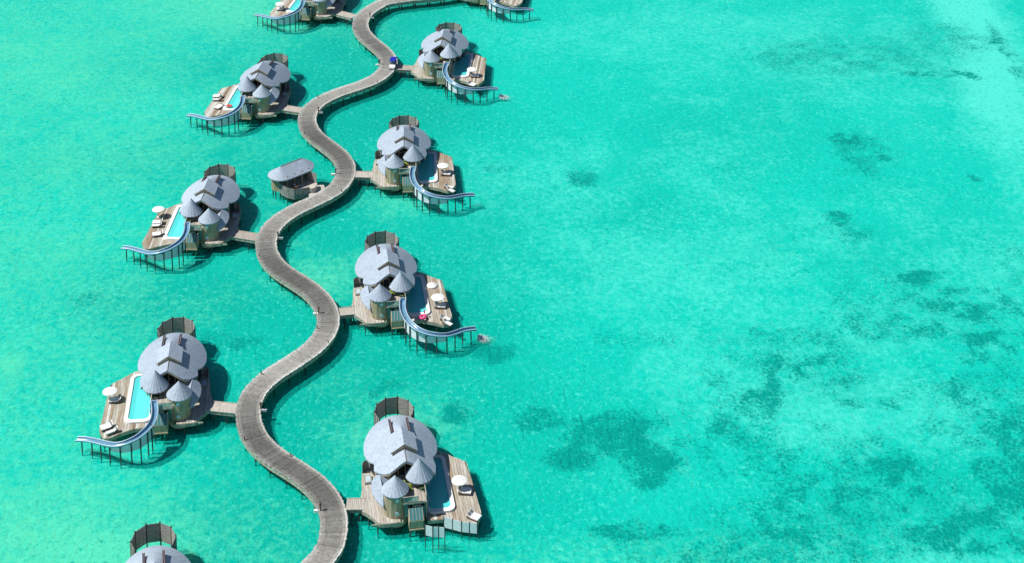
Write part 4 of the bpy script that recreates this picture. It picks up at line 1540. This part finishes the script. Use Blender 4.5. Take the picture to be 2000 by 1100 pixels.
# inflatables
def flamingo(name, loc, mat, label, s=1.0, rz=0.0, bird=True):
    root = bpy.data.objects.new(name, None)
    COL.objects.link(root)
    root.location = loc
    root.rotation_euler = (0, 0, rz)
    root.scale = (s, s, s)
    tag(root, label, 'pool float')
    mb = MB()
    n, m = 28, 10
    for i in range(n):
        a = 2 * math.pi * i / n
        for j in range(m):
            b = 2 * math.pi * j / m
            r_ = 0.55 + 0.24 * math.cos(b)
            mb.v.append((r_ * math.cos(a) * 1.1, r_ * math.sin(a), 0.2 + 0.22 * math.sin(b)))
    for i in range(n):
        for j in range(m):
            mb.f.append((i * m + j, ((i + 1) % n) * m + j, ((i + 1) % n) * m + (j + 1) % m, i * m + (j + 1) % m))
            mb.tone.append(0)
    link('ring', mb.mesh('float_ring', mat, smooth=True), root)
    if bird:
        mb = MB()
        mb.tube([(0.7, 0, .3), (0.95, 0, .6), (0.85, 0, 1.0), (0.65, 0, 1.15), (0.8, 0, 1.3), (1.0, 0, 1.2)], 0.13, 8)
        link('neck', mb.mesh('float_neck', mat, smooth=True), root)
        mb = MB()
        mb.tube([(0.98, 0, 1.22), (1.16, 0, 1.08)], 0.08, 8, 0.03)
        link('beak', mb.mesh('float_beak', 'white'), root)
flamingo('pool_float', (-16.15, 283.3, 2.43), 'pink', 'pink inflatable float at the front end of a dark pool', 0.85, R(70))
flamingo('pool_float', (-64.9, 368.2, 2.4), 'coral_red', 'red inflatable ring at the corner of a pale pool', 0.8, 0, False)

# ------------------------------------------------------------------ plants on the terraces
def plant_kit(mat, n, L, seed):
    K = Kit()
    rnd = random.Random(seed)
    b = MB()
    b.lathe([(0, 0), (.2, 0), (.27, .4), (.22, .4), (.2, .34), (0, .34)], n=12)
    K.add('pot', b.mesh('pot', 'white'))
    for k in range(n):
        a = 2 * math.pi * k / n + rnd.uniform(-.3, .3)
        l = L * rnd.uniform(.7, 1.15)
        up = rnd.uniform(.5, 1.0)
        b = MB()
        prev = None
        for s in range(6):
            t_ = s / 5
            r_ = l * t_
            z = .4 + l * (up * t_ - .75 * t_ * t_)
            w = 0.16 * l * math.sin(math.pi * min(.97, .12 + .86 * t_))
            c = (r_ * math.cos(a), r_ * math.sin(a))
            p = ((c[0] - w * math.sin(a), c[1] + w * math.cos(a), z - .05), (c[0], c[1], z), (c[0] + w * math.sin(a), c[1] - w * math.cos(a), z - .05))
            if prev:
                b.quad([prev[0], prev[1], p[1], p[0]])
                b.quad([prev[1], prev[2], p[2], p[1]])
            prev = p
        K.add('leaf', b.mesh('leaf', mat))
    return K
G1, G2 = plant_kit('leaf', 13, 1.25, 1), plant_kit('leaf_dark', 14, 0.9, 2)
NAMES = {'V1': 'the nearest right villa', 'V2': 'the villa with the pink float', 'V3': 'the right villa level with the hut', 'V4': 'the villa beside the buggy', 'L1': 'the nearest left villa', 'L2': 'the left villa below the hut', 'L3': 'the villa with the red float'}
for k, nm in NAMES.items():
    if k[0] == 'V':
        G1.place('potted_plant', vl(k, -0.25, -8.9, 4.94), random.uniform(0, 6), False, 'yellow-green palm between the cone roofs of ' + nm, 'plant', 'terrace plants')
    G2.place('potted_plant', vl(k, 2.1, -9.4, 4.94), random.uniform(0, 6), False, 'dark green terrace plant above the pool of ' + nm, 'plant', 'terrace plants')

# ------------------------------------------------------------------ buggy
def build_buggy():
    root = bpy.data.objects.new('golf_buggy', None)
    COL.objects.link(root)
    root.location = (-28.75, 389.6, DZ + 0.03)
    root.rotation_euler = (0, 0, R(-8))
    root.scale = (1.12,) * 3
    tag(root, 'small buggy with bright blue roof on the boardwalk', 'buggy')
    # faces -y
    b = MB()
    b.hexa([(-.6, -1.25, .62), (.6, -1.25, .62), (.62, -.55, .92), (-.62, -.55, .92)], [(-.58, -1.3, .3), (.58, -1.3, .3), (.62, -.55, .3), (-.62, -.55, .3)])
    b.box((0, .35, .36), (1.22, 1.8, .16))
    b.box((0, 1.0, .62), (1.2, .7, .4))
    bd = link('body', b.mesh('buggy_body', 'white'), root)
    for s in (-1, 1):
        b = MB()
        b.tube([(s * .38, -1.29, .52), (s * .38, -1.33, .52)], .09, 10)
        link('headlight', b.mesh('headlight', 'porthole'), root)
        for y in (-.85, .85):
            b = MB()
            b.tube([(s * .54, y, .25), (s * .70, y, .25)], .25, 16)
            w = link('wheel', b.mesh('wheel', 'tyre'), root)
            b = MB()
            b.tube([(s * .69, y, .25), (s * .72, y, .25)], .12, 12)
            link('hub', b.mesh('hub', 'steel'), w)
        for y, y2 in ((-.55, -.35), (1.15, 1.1)):
            b = MB()
            b.tube([(s * .56, y, .8), (s * .56, y2, 1.82)], .03, 6)
            link('roof_post', b.mesh('roof_post', 'dark_wood'), root)
    for y in (.15, .95):
        b = MB()
        b.box((0, y, .72), (1.1, .5, .14))
        b.box((0, y + .27, 1.0), (1.1, .12, .5), rx=R(-8))
        link('seat', b.mesh('seat', 'navy'), root)
    b = MB()
    b.quad([(-.55, -.54, .92), (.55, -.54, .92), (.55, -.38, 1.78), (-.55, -.38, 1.78)])
    link('windscreen', b.mesh('windscreen', 'clear_glass'), root)
    b = MB()
    b.tube([(-.25, -.3, 1.05), (-.25, -.24, 1.1)], .17, 12)
    link('steering_wheel', b.mesh('steering_wheel', 'tyre'), root)
    b = MB()
    b.hexa([(-.6, -.62, 1.9), (.6, -.62, 1.9), (.6, 1.3, 1.9), (-.6, 1.3, 1.9)], [(-.68, -.7, 1.80), (.68, -.7, 1.80), (.68, 1.38, 1.80), (-.68, 1.38, 1.80)])
    link('roof', b.mesh('buggy_roof', 'buggy_blue'), root)
build_buggy()

# ------------------------------------------------------------------ small posts along the jetty
def post_kit():
    K = Kit()
    b = MB()
    b.tube([(0, 0, -1.0), (0, 0, 1.05)], .13, 8)
    K.add('post', b.mesh('marker_post', 'bed_frame'))
    b = MB()
    b.lathe([(0, 1.05), (.22, 1.05), (.16, 1.25), (0, 1.3)], n=10)
    K.add('cap', b.mesh('post_cap', 'rail_red'))
    b = MB()
    b.box((.55, 0, .02), (.9, .42, .08))
    b.box((.55, .16, -.25), (.9, .06, .12))
    b.box((.55, -.16, -.25), (.9, .06, .12))
    K.add('step_board', b.mesh('step_board', 'white'))
    return K
QK = post_kit()
for (x, y, rz), lab in zip([(-29.25, 232.35, 180), (-41.85, 257.05, 0), (-35.3, 285.25, 180), (-46.2, 311.55, 0), (-37.35, 337.15, 180), (-44.2, 366.02, 0), (-36.75, 419.92, 0), (-32.1, 391.42, 180)],
                           ['brown post with pale step by the nearest right footbridge', 'brown post with pale step opposite the nearest left footbridge', 'brown post with pale step opposite the footbridge of the pink float villa',
                            'brown post with pale step opposite the left footbridge below the hut', 'brown post with pale step on the bend beside the hut', 'brown post with pale step opposite the footbridge of the red float villa',
                            'brown post with pale step on the farthest bend', 'brown post with pale step opposite the buggy']):
    QK.place('marker_post', (x, y, DZ), R(rz), False, lab, 'post', 'posts on the inner bends of the boardwalk')

def bollard_kit():
    K = Kit()
    b = MB()
    b.tube([(0, 0, 0), (0, 0, .36)], .08, 8)
    K.add('post', b.mesh('bollard_post', 'dark_wood'))
    b = MB()
    b.lathe([(0, .36), (.13, .36), (.13, .46), (.05, .5), (0, .5)], n=10)
    K.add('lamp_head', b.mesh('lamp_head', 'dark_wood'))
    return K
BK = bollard_kit()
BLAB = ['outer bend below the nearest left footbridge', 'outer edge above the nearest left footbridge', 'inner bend below the footbridge of the pink float villa', 'outer edge below the footbridge of the pink float villa',
        'outer bend below the left footbridge near the hut', 'right edge midway between the two nearest footbridges', 'outer bend below the footbridge of the red float villa', 'outer edge above the footbridge of the red float villa',
        'outer edge of the boardwalk just below the buggy', 'farthest left bend of the boardwalk', 'outer edge opposite the landing of the hut']
for i, (x, y) in enumerate([(-43.4, 248.93), (-43.6, 266.81), (-34.2, 280.39), (-31.85, 275.68), (-49.0, 304.4), (-31.0, 250.0), (-46.1, 355.26), (-45.7, 373.88), (-31.7, 380.94), (-40.4, 412.44), (-36.5, 330.3), (-33.0, 361.0)][:11]):
    # snap to the edge of the boards
    q = min(range(len(LINE)), key=lambda k: (LINE[k] - Vector((x, y))).length)
    d, n = frame_at(LINE, q)
    s = 1 if (Vector((x, y)) - LINE[q]).dot(n) > 0 else -1
    p = LINE[q] + n * s * 1.75
    BK.place('bollard_light', (p.x, p.y, DZ + .06), 0, False, 'bollard light on the ' + BLAB[i], 'bollard', 'bollard lights along the boardwalk')

# ------------------------------------------------------------------ splashes at the foot of two slides
def splash(c, label, seed):
    rnd = random.Random(seed)
    mb = MB()
    for k in range(900):
        a = rnd.gauss(0.0, 0.55)
        r_ = abs(rnd.gauss(0, 1.0))
        x = r_ * math.cos(a) * 1.25
        y = r_ * math.sin(a) * 0.9 + rnd.gauss(0, .22)
        z = max(0.02, rnd.gauss(0.34, .2) * math.exp(-r_ * .7))
        s = rnd.uniform(.07, .22) * math.exp(-r_ * .75)
        i = len(mb.v)
        mb.v += [(x + s, y, z), (x - s, y, z), (x, y + s, z), (x, y - s, z), (x, y, z + s), (x, y, z - s)]
        for f in ((0, 2, 4), (2, 1, 4), (1, 3, 4), (3, 0, 4), (2, 0, 5), (1, 2, 5), (3, 1, 5), (0, 3, 5)):
            mb.f.append(tuple(i + q for q in f))
            mb.tone.append(0)
    o = link('splash', mb.mesh('splash', 'foam'))
    o.location = c
    tag(o, label, 'splash', kind='stuff')
e = vl('V2', 14.9, -17.4)
splash((e.x, e.y, 0.0), 'white spray where the slide of the pink float villa meets the sea', 1)
e = vl('V4', 14.9, -17.4)
splash((e.x, e.y, 0.0), 'white spray where the slide of the villa beside the buggy meets the sea', 2)
